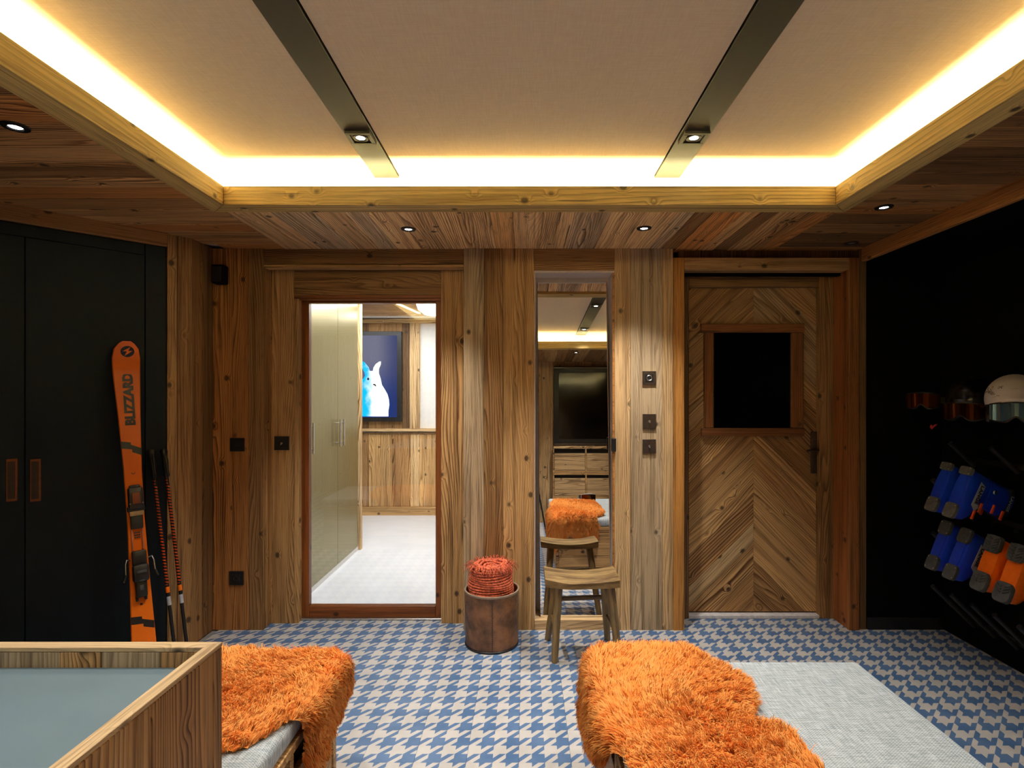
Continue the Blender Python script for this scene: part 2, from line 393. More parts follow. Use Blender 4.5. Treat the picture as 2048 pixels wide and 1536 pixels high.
# right post
for a_, b_, c_ in ((1229, 1261, T_TAN), (1261, 1325, T_GRY), (1325, 1346.5, shade(T_TAN, .9))):
    vboard(a_, b_, 0, 0, A+random.uniform(-.002, .002), parent=wall, color=c_, z0=0, z1=ZC, T=.12)
# over the wooden door
for k in range(7):
    w = (1718-1357)/7
    vboard(1357+w*k, 1357+w*(k+1), 490, 516, A+.05, parent=wall, color=pick(T_DRK), z1=ZC)
block('backing', (X(1346, A), A+.09, Z(545, A)), (2.06, A+.12, ZC), BLACKWALL, wall, bev=0)

# wooden-door surround
tr = struct(put('trim_1', None))
vboard(1347, 1369, 515, 0, A-.006, WOODBIG, tr, lin(205,145,72), z0=0, T=.17, name='side_board')
hboard(1369, 1698, 515, 539, A-.004, WOODBIG, tr, shade(T_MID, .95), T=.05, name='top_board')
vboard(1698, 1719, 515, 0, A-.004, WOODBIG, tr, lin(170,110,58), z0=0, T=.03, name='side_board')
xr = X(1698, A)
board('reveal_board', (xr+.02, (A+.03+C)/2, Z(520, A)/2), (0, 0, 1), (0, 1, 0), Z(520, A), C-A-.03, .038, WOODBIG, tr, lin(170,104,54))
block('reveal_board', (X(1369, A), A+.03, Z(539, A)-.001), (xr, C+.05, Z(539, A)+.02), WOODBIG, tr, color=T_BRN)
vboard(1719, 1733, 0, 0, A+.012, WOODBIG, tr, T_DRK, z0=0, z1=ZC, T=.10, name='edge_board')
# door set back in it
DP = 3.50
d2 = struct(put('door_2', None))
vboard(1638.5, 1668.5, 540, 1240, C, parent=d2, color=shade(T_BRN, .8), T=.06, name='jamb', z0=0)
vboard(1366, 1378, 540, 1240, C, parent=d2, color=shade(T_DRK, .9), T=.06, name='jamb', z0=0)
hboard(1378, 1638.5, 541, 574, C, parent=d2, color=shade(T_BRN, .7), T=.06, name='head')
block('threshold', (X(1378, C), C-.005, 0), (X(1638.5, C), C+.09, .022), plain('white_sill', lin(214,210,208), .4), d2)
lx0, lx1, lz0, lz1 = X(1378, DP), X(1640, DP), .03, Z(573, DP); lm = X(1507, DP)
block('leaf', (lx0, DP+.012, lz0), (lx1, DP+.05, lz1), WOODFINE, d2, bev=0, color=T_DRK)
def clip(poly, x0, x1, y0, y1):
    for ax, s, lim in ((0, 1, x0), (0, -1, -x1), (1, 1, y0), (1, -1, -y1)):
        out = []
        for i in range(len(poly)):
            p, q = poly[i], poly[(i+1) % len(poly)]; a, b = s*p[ax]-lim, s*q[ax]-lim
            if a >= 0: out.append(p)
            if a*b < 0: t_ = a/(a-b); out.append((p[0]+(q[0]-p[0])*t_, p[1]+(q[1]-p[1])*t_))
        poly = out
        if len(poly) < 3: return []
    return poly
chev = [T_MID, shade(T_BRN, 1.1), T_MID, T_BRN, shade(T_TAN, .85)]
for side in (-1, 1):
    # boards rise towards the outer edge (left) / fall (right): chevron pointing up in the middle
    u = Vector((1, 1)).normalized() if side < 0 else Vector((1, -1)).normalized(); v = Vector((-u.y, u.x))
    t0 = -2.6; k = 0
    while t0 < 3.2:
        w = random.uniform(.085, .15)
        c0 = Vector((lm, 0))+v*t0; q = [c0-u*3, c0+u*3, c0+u*3+v*(w-.0015), c0-u*3+v*(w-.0015)]
        pl = clip([(p.x, p.y) for p in q], lx0 if side < 0 else lm+.0008, lm-.0008 if side < 0 else lx1, lz0, lz1)
        t0 += w; k += 1
        if len(pl) < 3: continue
        mid = Vector((sum(p[0] for p in pl)/len(pl), sum(p[1] for p in pl)/len(pl)))
        loc = [((Vector(p)-mid).dot(u), (Vector(p)-mid).dot(v)) for p in pl]
        ar = abs(sum(a[0]*b[1]-b[0]*a[1] for a, b in zip(loc, loc[1:]+loc[:1])))/2
        if ar < .0006: continue
        ax, ay = Vector((u.x, 0, u.y)), Vector((v.x, 0, v.y))
        M = frame((mid.x, DP+.012, mid.y), ax, ay)      # local z = ax x ay faces the room
        if M.col[2][1] > 0: M = frame((mid.x, DP, mid.y), ax, ay)
        prism('chevron_board', loc, .012, M, WOOD, d2, shade(random.choice(chev), random.uniform(.8, 1.1)))
wd = DP-.03
fr_c = lin(150,96,52)
hboard(1403, 1609, 647, 665, wd, WOODBIG, d2, fr_c, T=.028, name='window_trim'); hboard(1404, 1609, 856, 873, wd, WOODBIG, d2, fr_c, T=.028, name='window_trim')
vboard(1409, 1427.5, 665.5, 855.5, wd+.003, WOODBIG, d2, fr_c, T=.025, name='window_trim'); vboard(1583, 1608, 665.5, 855.5, wd+.003, WOODBIG, d2, fr_c, T=.025, name='window_trim')
block('window_pane', (X(1427, DP), DP-.012, Z(857, DP)), (X(1583.5, DP), DP-.006, Z(664, DP)), UNLITPANE, d2, bev=0)
hp = put('handle_plate', mesh_of(box_bm(.05, .012, .27, .005, seg=2), BRONZE), Matrix.Translation((X(1628, DP), DP-.006, Z(905, DP))), d2)
tube('lever', [(X(1628, DP), DP-.01, Z(899, DP)), (X(1628, DP), DP-.05, Z(899, DP)), (X(1622, DP), DP-.055, Z(899, DP)), (X(1606, DP), DP-.055, Z(900, DP))], [.009, .009, .009, .007], BRONZE, hp)

# glass door
d1 = struct(put('door_1', None)); OC = lin(150,88,42)
vboard(597, 618, 597, 1237, C, OAK, d1, OC, T=.045, name='stile'); vboard(871, 882, 597, 1237, C, OAK, d1, OC, T=.045, name='stile')
hboard(618, 871, 598, 606, C, OAK, d1, OC, T=.045, name='rail'); hboard(618, 871, 1212, 1237, C, OAK, d1, OC, T=.045, name='rail')
block('glass_pane', (X(617, C), C+.02, Z(1213, C)), (X(872, C), C+.028, Z(605, C)), GLASS, d1, bev=0)
block('threshold', (X(597, C), C-.03, 0), (X(884, C), C+.10, .012), STEEL, d1)
vboard(588, 597, 597, 1237, C+.05, OAK, d1, OC, T=.06, name='jamb', z0=0); vboard(882, 890, 597, 1237, C+.05, OAK, d1, OC, T=.06, name='jamb', z0=0)

# ---- left: oak pier and the diagonal wardrobe wall
wl = struct(put('wall_left', None))
s2 = math.sqrt(.5)
P0 = Vector((-1.9, 3.081, 0))
def diag(t, off=0.0): return Vector((P0.x-t*s2+off*s2, P0.y-t*s2-off*s2, 0))   # t along the wall away from the corner, off into the room
block('backing', (-2.25, 3.12, 0), (-1.932, 3.32, ZC), BLACKWALL, wl, bev=0)
for y_, w_, c_ in ((3.081+.052, .10, shade(T_BRN, .8)), (3.081+.158, .105, shade(T_DRK, .9))):
    board('plank', (-1.915, y_, ZC/2), (0, 0, 1), (0, 1, 0), ZC, w_, .03, WOOD, wl, c_)
for t_, w_, c_ in ((.035, .068, T_BRN), (.094, .046, shade(T_MID, .9))):
    c = diag(t_, -.016)
    board('plank', (c.x, c.y, ZC/2), (0, 0, 1), (s2, s2, 0), ZC, w_, .032, WOOD, wl, c_)
c = diag(1.0, -.17); block('backing', (0, 0, 0), (1, 1, 1), BLACKWALL, wl, bev=0).matrix_basis = frame((c.x, c.y, ZC/2), (s2, s2, 0), (0, 0, 1)) @ Matrix.Diagonal((2.0, ZC, .12, 1))
block('plaster', (XL-.1, YF, 0), (XL, 1.8, ZC), BLACKWALL, wl, bev=0)
tl = struct(put('trim_2', None))
c = diag(1.01, .012); board('ceiling_trim', (c.x, c.y, ZC-.037), (s2, s2, 0), (0, 0, 1), 1.78, .074, .03, WOODBIG, tl, T_BRN)

# ---- right: black rack niche
wr = struct(put('wall_right', None))
block('black_panel', (XR, YF, 0), (XR+.1, 3.45, ZC), BLACKWALL, wr, bev=0)
block('black_panel', (X(1733, A)-.01, A+.02, 0), (XR, A+.12, ZC), BLACKWALL, wr, bev=0)
block('soffit', (2.06, YF, ZC-.02), (XR, A+.02, ZC+.02), BLACKWALL, wr, bev=0)
bb = struct(block('baseboard_right', (X(1733, A)+.01, A+.004, 0), (XR, A+.02, .07), BLACK, bev=.002))
t3 = struct(put('trim_3', None))
board('ceiling_trim', (2.045, (YF+A)/2, ZC-.04), (0, 1, 0), (0, 0, 1), A-YF-.01, .082, .03, WOODBIG, t3, T_RED)

# ---- wall behind the camera (seen in the mirror)
wf = struct(block('wall_front', (XL, YF-.12, 0), (XR+.1, YF-.03, ZC+.3), BLACKWALL, bev=0))
xx = XL
while xx < XR-.02:
    w = min(random.uniform(.14, .22), XR-xx)
    board('plank', (xx+w/2, YF-.015, ZC/2), (0, 0, 1), (1, 0, 0), ZC, w-.001, .03, WOOD, wf, pick(T_MID, T_TAN, T_MID)); xx += w

# ---- ceiling: planks, bay beams, fabric, tracks, LED strips
ce = struct(put('ceiling', None))
def cplank_y(x, w, y0, y1, col): board('plank', (x+w/2, (y0+y1)/2, ZC+.01), (0, 1, 0), (1, 0, 0), y1-y0, w-.0012, .02, WOOD, ce, col)
def cplank_x(y, w, x0, x1, col): board('plank', (( x0+x1)/2, y+w/2, ZC+.01), (1, 0, 0), (0, 1, 0), x1-x0, w-.0012, .02, WOOD, ce, col)
BW = .10; CV = .221
EX0, EX1 = BX0-BW, BX1+BW
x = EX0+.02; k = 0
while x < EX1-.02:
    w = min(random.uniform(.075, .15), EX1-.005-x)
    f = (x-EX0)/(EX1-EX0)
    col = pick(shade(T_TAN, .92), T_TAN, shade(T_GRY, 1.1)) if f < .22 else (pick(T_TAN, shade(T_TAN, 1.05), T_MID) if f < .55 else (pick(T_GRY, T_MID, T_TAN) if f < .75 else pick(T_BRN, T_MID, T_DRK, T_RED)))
    cplank_y(x, w, BY1+BW-.005, 3.42, shade(col, 1.45)); cplank_y(x, w, YF, BY0-BW+.005, pick(T_MID, T_BRN)); x += w; k += 1  # back row tint lifted to stand in for bounce light from below
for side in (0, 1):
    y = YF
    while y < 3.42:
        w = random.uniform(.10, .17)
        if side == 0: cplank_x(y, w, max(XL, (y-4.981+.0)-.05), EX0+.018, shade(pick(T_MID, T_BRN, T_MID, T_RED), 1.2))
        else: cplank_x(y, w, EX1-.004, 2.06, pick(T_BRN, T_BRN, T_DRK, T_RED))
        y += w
# cove shell above the planks
ZT = ZF+.02
block('cove_deck', (EX0-.3, BY1+BW, ZC+.02), (EX1+.3, 3.5, ZC+.03), WHITE, ce, bev=0); block('cove_deck', (EX0-.3, YF, ZC+.02), (EX1+.3, BY0-BW, ZC+.03), WHITE, ce, bev=0)
block('cove_deck', (XL, YF, ZC+.0205), (EX0, 3.5, ZC+.0305), WHITE, ce, bev=0); block('cove_deck', (EX1, YF, ZC+.0205), (XR+.1, 3.5, ZC+.0305), WHITE, ce, bev=0)
block('cove_side', (BX0-CV-.02, BY1+CV, ZC+.03), (BX1+CV+.02, BY1+CV+.02, ZT), WHITE, ce, bev=0); block('cove_side', (BX0-CV-.02, BY0-CV-.02, ZC+.03), (BX1+CV+.02, BY0-CV, ZT), WHITE, ce, bev=0)
block('cove_side', (BX0-CV-.02, BY0-CV, ZC+.03), (BX0-CV, BY1+CV, ZT), WHITE, ce, bev=0); block('cove_side', (BX1+CV, BY0-CV, ZC+.03), (BX1+CV+.02, BY1+CV, ZT), WHITE, ce, bev=0)
TKL, TKR = (-.752, -.632), (.640, .765)
for a_, b_ in ((BX0-CV, TKL[0]-.001), (TKL[1]+.005, TKR[0]-.005), (TKR[1]+.001, BX1+CV)):
    block('fabric_panel', (a_, BY0-CV, ZF), (b_, BY1+CV, ZF+.02), CEILFAB, ce, bev=.003)
block('ceiling_slab', (XL-.1, YF-.1, ZF+.1), (XR+.1, 3.6, ZF+.2), BLACKWALL, ce, bev=0)
# beams with mitred ends
BZ0, BZ1 = 2.295, 2.382
def beam(name, outer, col):
    """outline in plan (mitred), extruded upwards"""
    c = sum((Vector(p) for p in outer), Vector((0, 0)))/4
    e = Vector(outer[1])-Vector(outer[0]); u = e.normalized(); v = Vector((-u.y, u.x))
    loc = [((Vector(p)-c).dot(u), (Vector(p)-c).dot(v)) for p in outer]
    return struct(prism(name, loc, BZ1-BZ0, frame((c.x, c.y, BZ0), (u.x, u.y, 0), (v.x, v.y, 0)), WOODBIG, None, col, bev=.002))
g = .0008
beam('trim_4', [(BX0+g, BY1), (BX1-g, BY1), (BX1+BW-g, BY1+BW), (BX0-BW+g, BY1+BW)], T_BEAM)
beam('trim_5', [(BX0-BW, BY1+BW-g), (BX0-BW, BY0-BW+g), (BX0, BY0+g), (BX0, BY1-g)], T_BEAM)
beam('trim_6', [(BX1+BW, BY0-BW+g), (BX1+BW, BY1+BW-g), (BX1, BY1-g), (BX1, BY0+g)], T_BEAM)
beam('trim_7', [(BX0+g, BY0), (BX1-g, BY0), (BX1+BW-g, BY0-BW), (BX0-BW+g, BY0-BW)], T_BEAM)
# LED strips in the cove and the light they give
lw, zl = .116, ZC+.037
LX, LY = BX1-BX0+2*lw, BY1-BY0+2*lw; mx, my = (BX0+BX1)/2, (BY0+BY1)/2
for c, sx, sy in (((mx, BY1+lw), LX, .024), ((mx, BY0-lw), LX, .024), ((BX0-lw, my), .024, LY-.03), ((BX1+lw, my), .024, LY-.03)):
    block('led_strip', (c[0]-sx/2, c[1]-sy/2, zl-.012), (c[0]+sx/2, c[1]+sy/2, zl-.004), LEDGLOW, ce, bev=0)
    area((c[0], c[1], zl), sx, sy, LED_POWER*max(sx, sy), LED_COLOR, (math.pi, 0, 0))
# metal tracks
for (a_, b_), lab in ((TKL, 'long bronze metal track set flush in the linen ceiling, left one'), (TKR, 'long bronze metal track set flush in the linen ceiling, right one')):
    tag(block('ceiling_track', (a_, BY0-CV, ZF-.004), (b_, BY1+CV-.004, ZF+.025), TRACK, bev=.001), lab, 'track', 'metal ceiling tracks')
def square_spot(x, y, lab):
    t = tag(empty('track_spotlight', (x, y, ZF-.004)), lab, 'spotlight', 'square spotlights in the ceiling tracks')
    b = bmesh.new(); s, i = .052, .036
    for dx, dy, wx, wy in ((0, s-.008, 2*s, .016), (0, -s+.008, 2*s, .016), (s-.008, 0, .016, 2*s-.032), (-s+.008, 0, .016, 2*s-.032)): box_bm(wx, wy, .012, .001, b, Matrix.Translation((dx, dy, -.006)))
    put('frame', mesh_of(b, TRACK), Matrix.Translation((x, y, ZF-.004)), t)
    put('well', mesh_of(box_bm(2*i, 2*i, .004), BLACK), Matrix.Translation((x, y, ZF-.006)), t)
    lathe('ring', [(.018, .0), (.030, -.001), (.031, -.005), (.026, -.006), (.018, -.003)], BLACK, Matrix.Translation((x, y, ZF-.008)), t, 28)
    lathe('lens', [(0, -.004), (.021, -.003), (.021, 0)], LAMP, Matrix.Translation((x, y, ZF-.008)), t, 24)
    spot((x, y, ZF-.03), SPOT_TRACK, 92, .85)
xl_, xr_ = sum(TKL)/2, sum(TKR)/2
for x_, sd in ((xl_, 'left'), (xr_, 'right')):
    for y_, w_ in ((2.27, 'nearest the back wall'), (1.42, 'middle of three'), (.30, 'farthest from the back wall')):
        square_spot(x_, y_, 'square recessed spotlight in the %s ceiling track, %s' % (sd, w_))
def round_spot(x, y, lab, on=True, power=SPOT_BACK, size=88, aim=None):
    t = tag(empty('round_downlight', (x, y, ZC)), lab, 'downlight', 'round downlights in the plank ceiling')
    lathe('bezel', [(.018, -.001), (.022, -.006), (.038, -.005), (.040, 0), (.018, 0)], BLACK, Matrix.Translation((x, y, ZC)), t, 32)
    lathe('lens', [(0, -.003), (.019, -.002), (.019, 0)], LAMP if on else plain('dead_lens', (.3, .3, .3), .3), Matrix.Translation((x, y, ZC)), t, 24)
    if on: spot((x, y, ZC-.03), power, size, 1.0, aim=aim)
round_spot(-.63, 2.905, 'lit black-rimmed downlight before the glass door')
round_spot(.629, 2.89, 'lit black-rimmed downlight before the switch post')
round_spot(1.695, 2.569, 'lit black-rimmed downlight beside the right beam corner', power=SPOT_SIDE*.6, size=60)
round_spot(1.90, 3.17, 'unlit black downlight in the corner over the wooden door', False)
round_spot(-1.694, 1.80, 'lit black-rimmed downlight beyond the left beam', power=SPOT_SIDE)
round_spot(1.695, 1.45, 'lit black-rimmed downlight over the grey bench, out of the frame', power=SPOT_SIDE)
round_spot(-1.694, .5, 'lit black-rimmed downlight over the island desk', power=SPOT_SIDE)
round_spot(.657, -.277, 'lit black-rimmed downlight before the far television', power=SPOT_BACK)
round_spot(-.657, -.277, 'lit black-rimmed downlight left of the far television', power=SPOT_BACK)

# ---- corridor beyond the glass door
co = struct(block('floor_corridor', (-3.2, 3.56, -.05), (-.28, 6.6, 0.0), WHITEFLOOR, bev=0))
wc = struct(put('wall_corridor', None)); D = 6.47
block('backing', (-3.2, D+.03, 0), (-.2, D+.1, ZC+.4), WHITE, wc, bev=0)
block('side', (-.30, 3.50, 0), (-.2, D+.03, ZC+.4), WHITE, wc, bev=0); block('side', (-3.2, 3.56, 0), (-3.1, D+.03, ZC+.4), WHITE, wc, bev=0)
block('soffit', (-3.2, 3.5, Z(607, 3.5)+.02), (-.2, 3.56, ZC+.4), WHITE, wc, bev=0)
px = 640
while px < 905:
    w = random.uniform(13, 24); vboard(px, px+w, 0, 0, D, parent=wc, color=pick(T_MID, T_BRN, T_TAN), z0=Z(1013, D), z1=Z(868, D))
    if px+w < 842: vboard(px, min(px+w, 818), 0, 0, D, parent=wc, color=pick(T_BRN, T_DRK, T_BRN), z0=Z(858, D), z1=Z(642, D)) if px < 816 else None
    px += w
vboard(819, 839, 646, 858, D-.012, parent=wc, color=shade(T_TAN, .95), T=.04)
hboard(640, 905, 857, 863, D-.03, parent=wc, color=T_TAN, T=.06); hboard(640, 905, 1014, 1031, D-.02, parent=wc, color=T_MID, T=.05)
hboard(640, 905, 638, 646, D-.03, parent=wc, color=T_TAN, T=.06)
b = bmesh.new()
for k in range(64): box_bm(.012, .02, .02, .003, b, Matrix.Translation((X(720, D)+k*.0165, D-.005, Z(867, D))))
o = put('dentil_row', mesh_of(b, WOOD), None, wc, T_DRK); o['kind'] = 'stuff'
cc = struct(put('ceiling_corridor', None))
yy = 3.56
while yy < 5.9:
    w = random.uniform(.14, .2); board('plank', (-1.7, yy+w/2, ZC+.01), (1, 0, 0), (0, 1, 0), 2.9, w-.001, .02, WOOD, cc, pick(T_MID, T_BRN)); yy += w
block('white_panel', (-3.2, yy, ZC+.03), (-.2, D+.05, ZC+.05), WHITE, cc, bev=0)
block('edge_board', (-3.2, yy-.02, ZC-.01), (-.2, yy+.005, ZC+.04), WOOD, cc, color=T_TAN)
block('led_strip', (0, 0, 0), (1, 1, 1), glow('led_line', (1, .86, .55), 3.0), cc, bev=0).matrix_basis = frame((X(806, 5.4), 5.35, ZC-.004), (.15, 1, 0), (1, -.15, 0)) @ Matrix.Diagonal((1.0, .03, .006, 1))
area((-1.2, 4.5, ZC-.02), .6, 1.4, CORRIDOR_POWER, (.97, .98, 1.0)); area((-1.6, 5.9, ZC-.02), 1.2, .3, CORRIDOR_POWER*.35, (.97, .98, 1.0))  # unseen area lamps added to light the corridor, without fixtures
lp = tag(empty('corridor_lamp', (X(868, 5.2), 5.2, ZC)), 'glowing opal ceiling lamp in the corridor behind the glass door', 'lamp')
lathe('opal_bowl', [(0, -.13), (.09, -.115), (.15, -.07), (.17, -.012), (.17, 0), (0, 0)], OPAL, Matrix.Translation((X(868, 5.2), 5.2, ZC)), lp, 32)
lathe('canopy', [(.172, -.016), (.176, -.004), (.176, 0), (.172, 0)], STEEL, Matrix.Translation((X(868, 5.2), 5.2, ZC)), lp, 32)
cb = tag(empty('corridor_cabinet', (-1.75, 4.3, 0)), 'tall brass-coloured cabinet with bar handles behind the glass door', 'cabinet')
block('carcass', (-2.1, 3.58, .04), (-1.562, 5.0, ZC-.01), BRASS, cb, bev=.001)
block('plinth', (-2.1, 3.60, 0), (-1.548, 5.0, .04), WHITE, cb, bev=0)  # white and flush: paints in the LED glow along the cabinet foot
for y0_, y1_, hy in ((3.58, 3.876, 3.84), (3.88, 4.436, 4.40), (4.44, 4.97, 4.49)):
    dr = block('door', (-1.561, y0_+.001, .042), (-1.54, y1_, ZC-.012), BRASS, cb, bev=.0015)
    h = tube('bar_handle', [(-1.505, hy, 1.01), (-1.505, hy, 1.23)], .006, STEEL, dr, 12)
    z_ = h.data; bmx = bmesh.new(); bmx.from_mesh(z_)
    for zz in (1.04, 1.20): tube_bm([(-1.541, hy, zz), (-1.503, hy, zz)], .004, 8, bmx)
    bmx.to_mesh(z_); bmx.free()
vb = board('end_post', (-1.55, 5.03, ZC/2-.004), (0, 0, 1), (1, 0, 0), ZC-.01, .05, .05, WOOD, cb, T_TAN)
# backlit picture
sc = tag(empty('wall_screen', (X(748, D), D-.05, Z(843, D))), 'black framed lit screen of a white and cyan rabbit on dark blue', 'screen')
sx0, sx1, sz0, sz1 = X(690, 6.42), X(804, 6.42), Z(843, 6.42), Z(663, 6.42)
block('case', (sx0, 6.40, sz0), (sx1, 6.455, sz1), BLACK, sc, bev=.004)
def screen_mat():
    t = NT('night_sky_image'); p = t.obj(); sp = t.n('ShaderNodeSeparateXYZ'); t.put(sp.inputs[0], p)
    n_ = t.noise(p, 3.0, 3); zz = t.math('ADD', sp.outputs[2], t.math('MULTIPLY', n_, .15))
    c = t.mix(t.ramp(zz, -.28, .36), (*lin(38,62,132), 1), (*lin(112,112,134), 1)); c = t.mix(t.ramp(sp.outputs[0], .02, .30, 0, .75), c, (*lin(34,48,100), 1))
    e = t.n('ShaderNodeEmission'); t.put(e.inputs[0], c); e.inputs[1].default_value = .9; t.t.links.new(e.outputs[0], t.out.inputs[0]); return t.m
def rabbit_mat():
    t = NT('rabbit_image'); p = t.obj(); sp = t.n('ShaderNodeSeparateXYZ'); t.put(sp.inputs[0], p); n_ = t.noise(p, 9.0, 4)
    f = t.math('ADD', sp.outputs[0], t.math('MULTIPLY', t.math('SUBTRACT', n_, .5), .22))
    c = t.mix(t.ramp(f, -.10, .04), (*lin(10,170,235), 1), (1, 1, 1, 1))
    e = t.n('ShaderNodeEmission'); t.put(e.inputs[0], c); e.inputs[1].default_value = 1.25; t.t.links.new(e.outputs[0], t.out.inputs[0]); return t.m
block('picture', (sx0+.05, 6.397, sz0+.05), (sx1-.055, 6.402, sz1-.05), screen_mat(), sc, bev=0)
rb = [(623,655),(640,668),(660,690),(683,720),(692,752),(722,752),(728,720),(750,685),(785,660),(803,658),(800,690),(783,730),(782,775),(800,830),(812,890),(840,935),(868,985),(882,1040),(885,1090),(876,1150),(876,1203),(470,1203),(462,1120),(480,1020),(520,950),(560,900),(600,860),(625,830),(645,800),(640,770),(622,735),(612,690)]
Mr = frame((X(745, 6.396), 6.396, Z(780, 6.396)), (1, 0, 0), (0, 0, 1))
def cpx(p): return (X(600+p[0]/4.955, 6.396)-X(745, 6.396), Z(590+p[1]/4.955, 6.396)-Z(780, 6.396))
prism('rabbit_figure', [cpx(p) for p in rb], .002, Mr, rabbit_mat(), sc)
prism('rabbit_eye', [cpx((676+11*math.cos(a), 832+13*math.sin(a))) for a in np.linspace(0, 6.28, 12)[:-1]], .003, Mr, BLACK, sc)
prism('rabbit_nose', [cpx(p) for p in ((725, 880), (745, 882), (757, 900), (750, 908), (738, 895), (726, 892))], .003, Mr, BLACK, sc)

# ================================================================== THINGS
# ---- wardrobe
wa = tag(empty('wardrobe', (-2.5, 2.48, 0)), 'built-in dark blue wardrobe with copper recessed pulls on the left', 'wardrobe')
def wpanel(name, t0, t1, z0, z1, off0, off1, mat, parent, bev=.002):
    c = (diag((t0+t1)/2, (off0+off1)/2)); return put(name, mesh_of(box_bm(abs(t1-t0), z1-z0, abs(off1-off0), bev), mat), frame((c.x, c.y, (z0+z1)/2), (s2, s2, 0), (0, 0, 1)), parent)
def t_of(px):   # distance along the diagonal wall where pixel column px meets it
    k = (px-CX)/F; y = 4.981/(1-k); return (P0.y-y)/s2
WT = ZC-.075
wpanel('carcass', .12, 1.75, 0, WT, -.10, -.03, WARDROBE, wa)
wpanel('filler_panel', .121, t_of(291), 0.01, WT, -.029, -.004, WARDROBE, wa)
for p0, p1, hx in ((290, 50.5, (60, 82)), (49, -330, (12, 35))):
    dr = wpanel('door', t_of(p0)+.001, t_of(p1)-.001, .01, WT-.06, -.029, -.004, WARDROBE, wa, .0015)
    a_, b_ = t_of(hx[1]), t_of(hx[0]); cdep = diag((a_+b_)/2); z1_, z0_ = Z(918, cdep.y), Z(1003, cdep.y)
    wpanel('recessed_pull', a_, b_, z0_, z1_, -.012, -.001, COPPER, dr, .001)
    w_ = (b_-a_)
    wpanel('pull_shade', a_+w_*.2, b_-w_*.12, z0_+.012, z1_-.012, -.010, -.0005, plain('hollow_shade', (.035, .018, .010), .8), dr, 0)  # solid dark panel, paints the shade inside the pull
wpanel('head_panel', t_of(290)+.001, 1.75, WT-.058, WT, -.029, -.005, WARDROBE, wa)
wpanel('plinth', .12, 1.75, 0, .009, -.03, -.02, BLACK, wa, 0)

# ---- ski
U0, U1 = Vector((-1.861, 2.66, 0.0)), Vector((-2.085, 2.817, 1.690))
U = (U1-U0).normalized(); Nn = Vector((s2, -s2, 0)); Nn = (Nn-U*Nn.dot(U)).normalized(); R = U.cross(Nn)
MS = Matrix((R, U, Nn)).transposed().to_4x4(); MS.translation = U0
SL = (U1-U0).length+.0
ski = tag(put('alpine_ski', None, MS), 'orange alpine ski leaning upright on the dark wardrobe', 'ski')
def sw(s):   # half width along the ski, s in 0..1
    ws = [(0, .040), (.01, .0525), (.12, .0505), (.3, .042), (.48, .0365), (.62, .0385), (.78, .0475), (.90, .0575), (.955, .059), (.98, .052), (.993, .036), (1, .018)]
    for (a, u), (b, v) in zip(ws, ws[1:]):
        if s <= b: return u+(v-u)*(s-a)/(b-a)
    return ws[-1][1]
def sbend(s): return .055*max(0, (s-.90)/.10)**2 if s > .9 else 0
rings = []
for s in [0, .004, .01, .05, .12, .2, .3, .4, .48, .55, .62, .7, .78, .84, .9, .92, .94, .955, .97, .98, .988, .994, 1]:
    w, z = sw(s), sbend(s); th = .011
    rings.append([(-w, s*SL, z), (w, s*SL, z), (w, s*SL, z+th*.6), (w*.93, s*SL, z+th), (-w*.93, s*SL, z+th), (-w, s*SL, z+th*.6)])
put('ski_body', autosmooth(mesh_of(loft_bm(rings), ORANGE), 35), MS, ski)
def s_of(py, px): # height on the ski where pixel row py falls
    lo, hi = 0, SL
    for _ in range(40):
        m = (lo+hi)/2; p = U0+U*m
        if CY-(p.z-H)/p.y*F > py: lo = m
        else: hi = m
    return lo
def decal(name, pts, mat, z=.0112, parent=ski): return prism(name, pts, .0006, MS @ Matrix.Translation((0, 0, z)), mat, parent)
def bar(yc, zoff):   # stepped black diagonal stripe
    w = sw(yc/SL)*.985; h = .036; d = .056
    decal('stripe', [(-w, yc+d/2), (-w, yc+d/2-h), (.002, yc-h*.5+.002), (.002, yc-h*.5-.012), (w, yc-d/2-h*.6), (w, yc-d/2+h*.4), (-.002, yc+.008+.0), (-.002, yc+.020)], BLACK, zoff)
bar(s_of(893, 262), .0112); bar(s_of(1240, 285), .0112)
ty = s_of(799, 255); put('brand_lettering', text_mesh('BLIZZARD', .056, BLACK, .0004, .0030, 1.05), MS @ Matrix.Translation((.004, ty, .0112)) @ Matrix.Rotation(math.pi/2, 4, 'Z'), ski)
put('tail_lettering', text_mesh('BLIZZARD', .05, BLACK, .0004, .0012, 1.18), MS @ Matrix.Translation((.004, s_of(1340, 290)-.03, .0112)) @ Matrix.Rotation(math.pi/2, 4, 'Z'), ski)
ly = s_of(706.5, 248); zb = sbend(ly/SL)+.0118; dz = Matrix.Translation((.004, ly, zb+.002)) @ Matrix.Rotation(math.atan(.11*max(0, ly/SL-.9)/.01/SL), 4, 'X')
prism('round_logo', [(.029*math.cos(a), .029*math.sin(a)) for a in np.linspace(0, 2*math.pi, 33)[:-1]], .0006, MS @ dz, BLACK, ski)
prism('bolt_mark', [(.013, .025), (-.021, .001), (-.002, .001), (-.013, -.024), (.021, .004), (.003, .004)], .0004, MS @ dz @ Matrix.Translation((0, 0, .0007)), ORANGE, ski)
by = s_of(948, 266)
for sg in (-1, 1): decal('wing_mark', [(0, by-.003), (sg*.012, by+.006), (sg*.007, by+.006), (0, by+.001)][::sg], BLACK, .0112)
def part_boxes(name, boxes, mat, parent, base=MS):
    b = bmesh.new()
    for (cx, cy, cz, sx, sy, sz, bv) in boxes: box_bm(sx, sy, sz, bv, b, Matrix.Translation((cx, cy, cz)), 2)
    return put(name, autosmooth(mesh_of(b, mat), 40), base, parent)
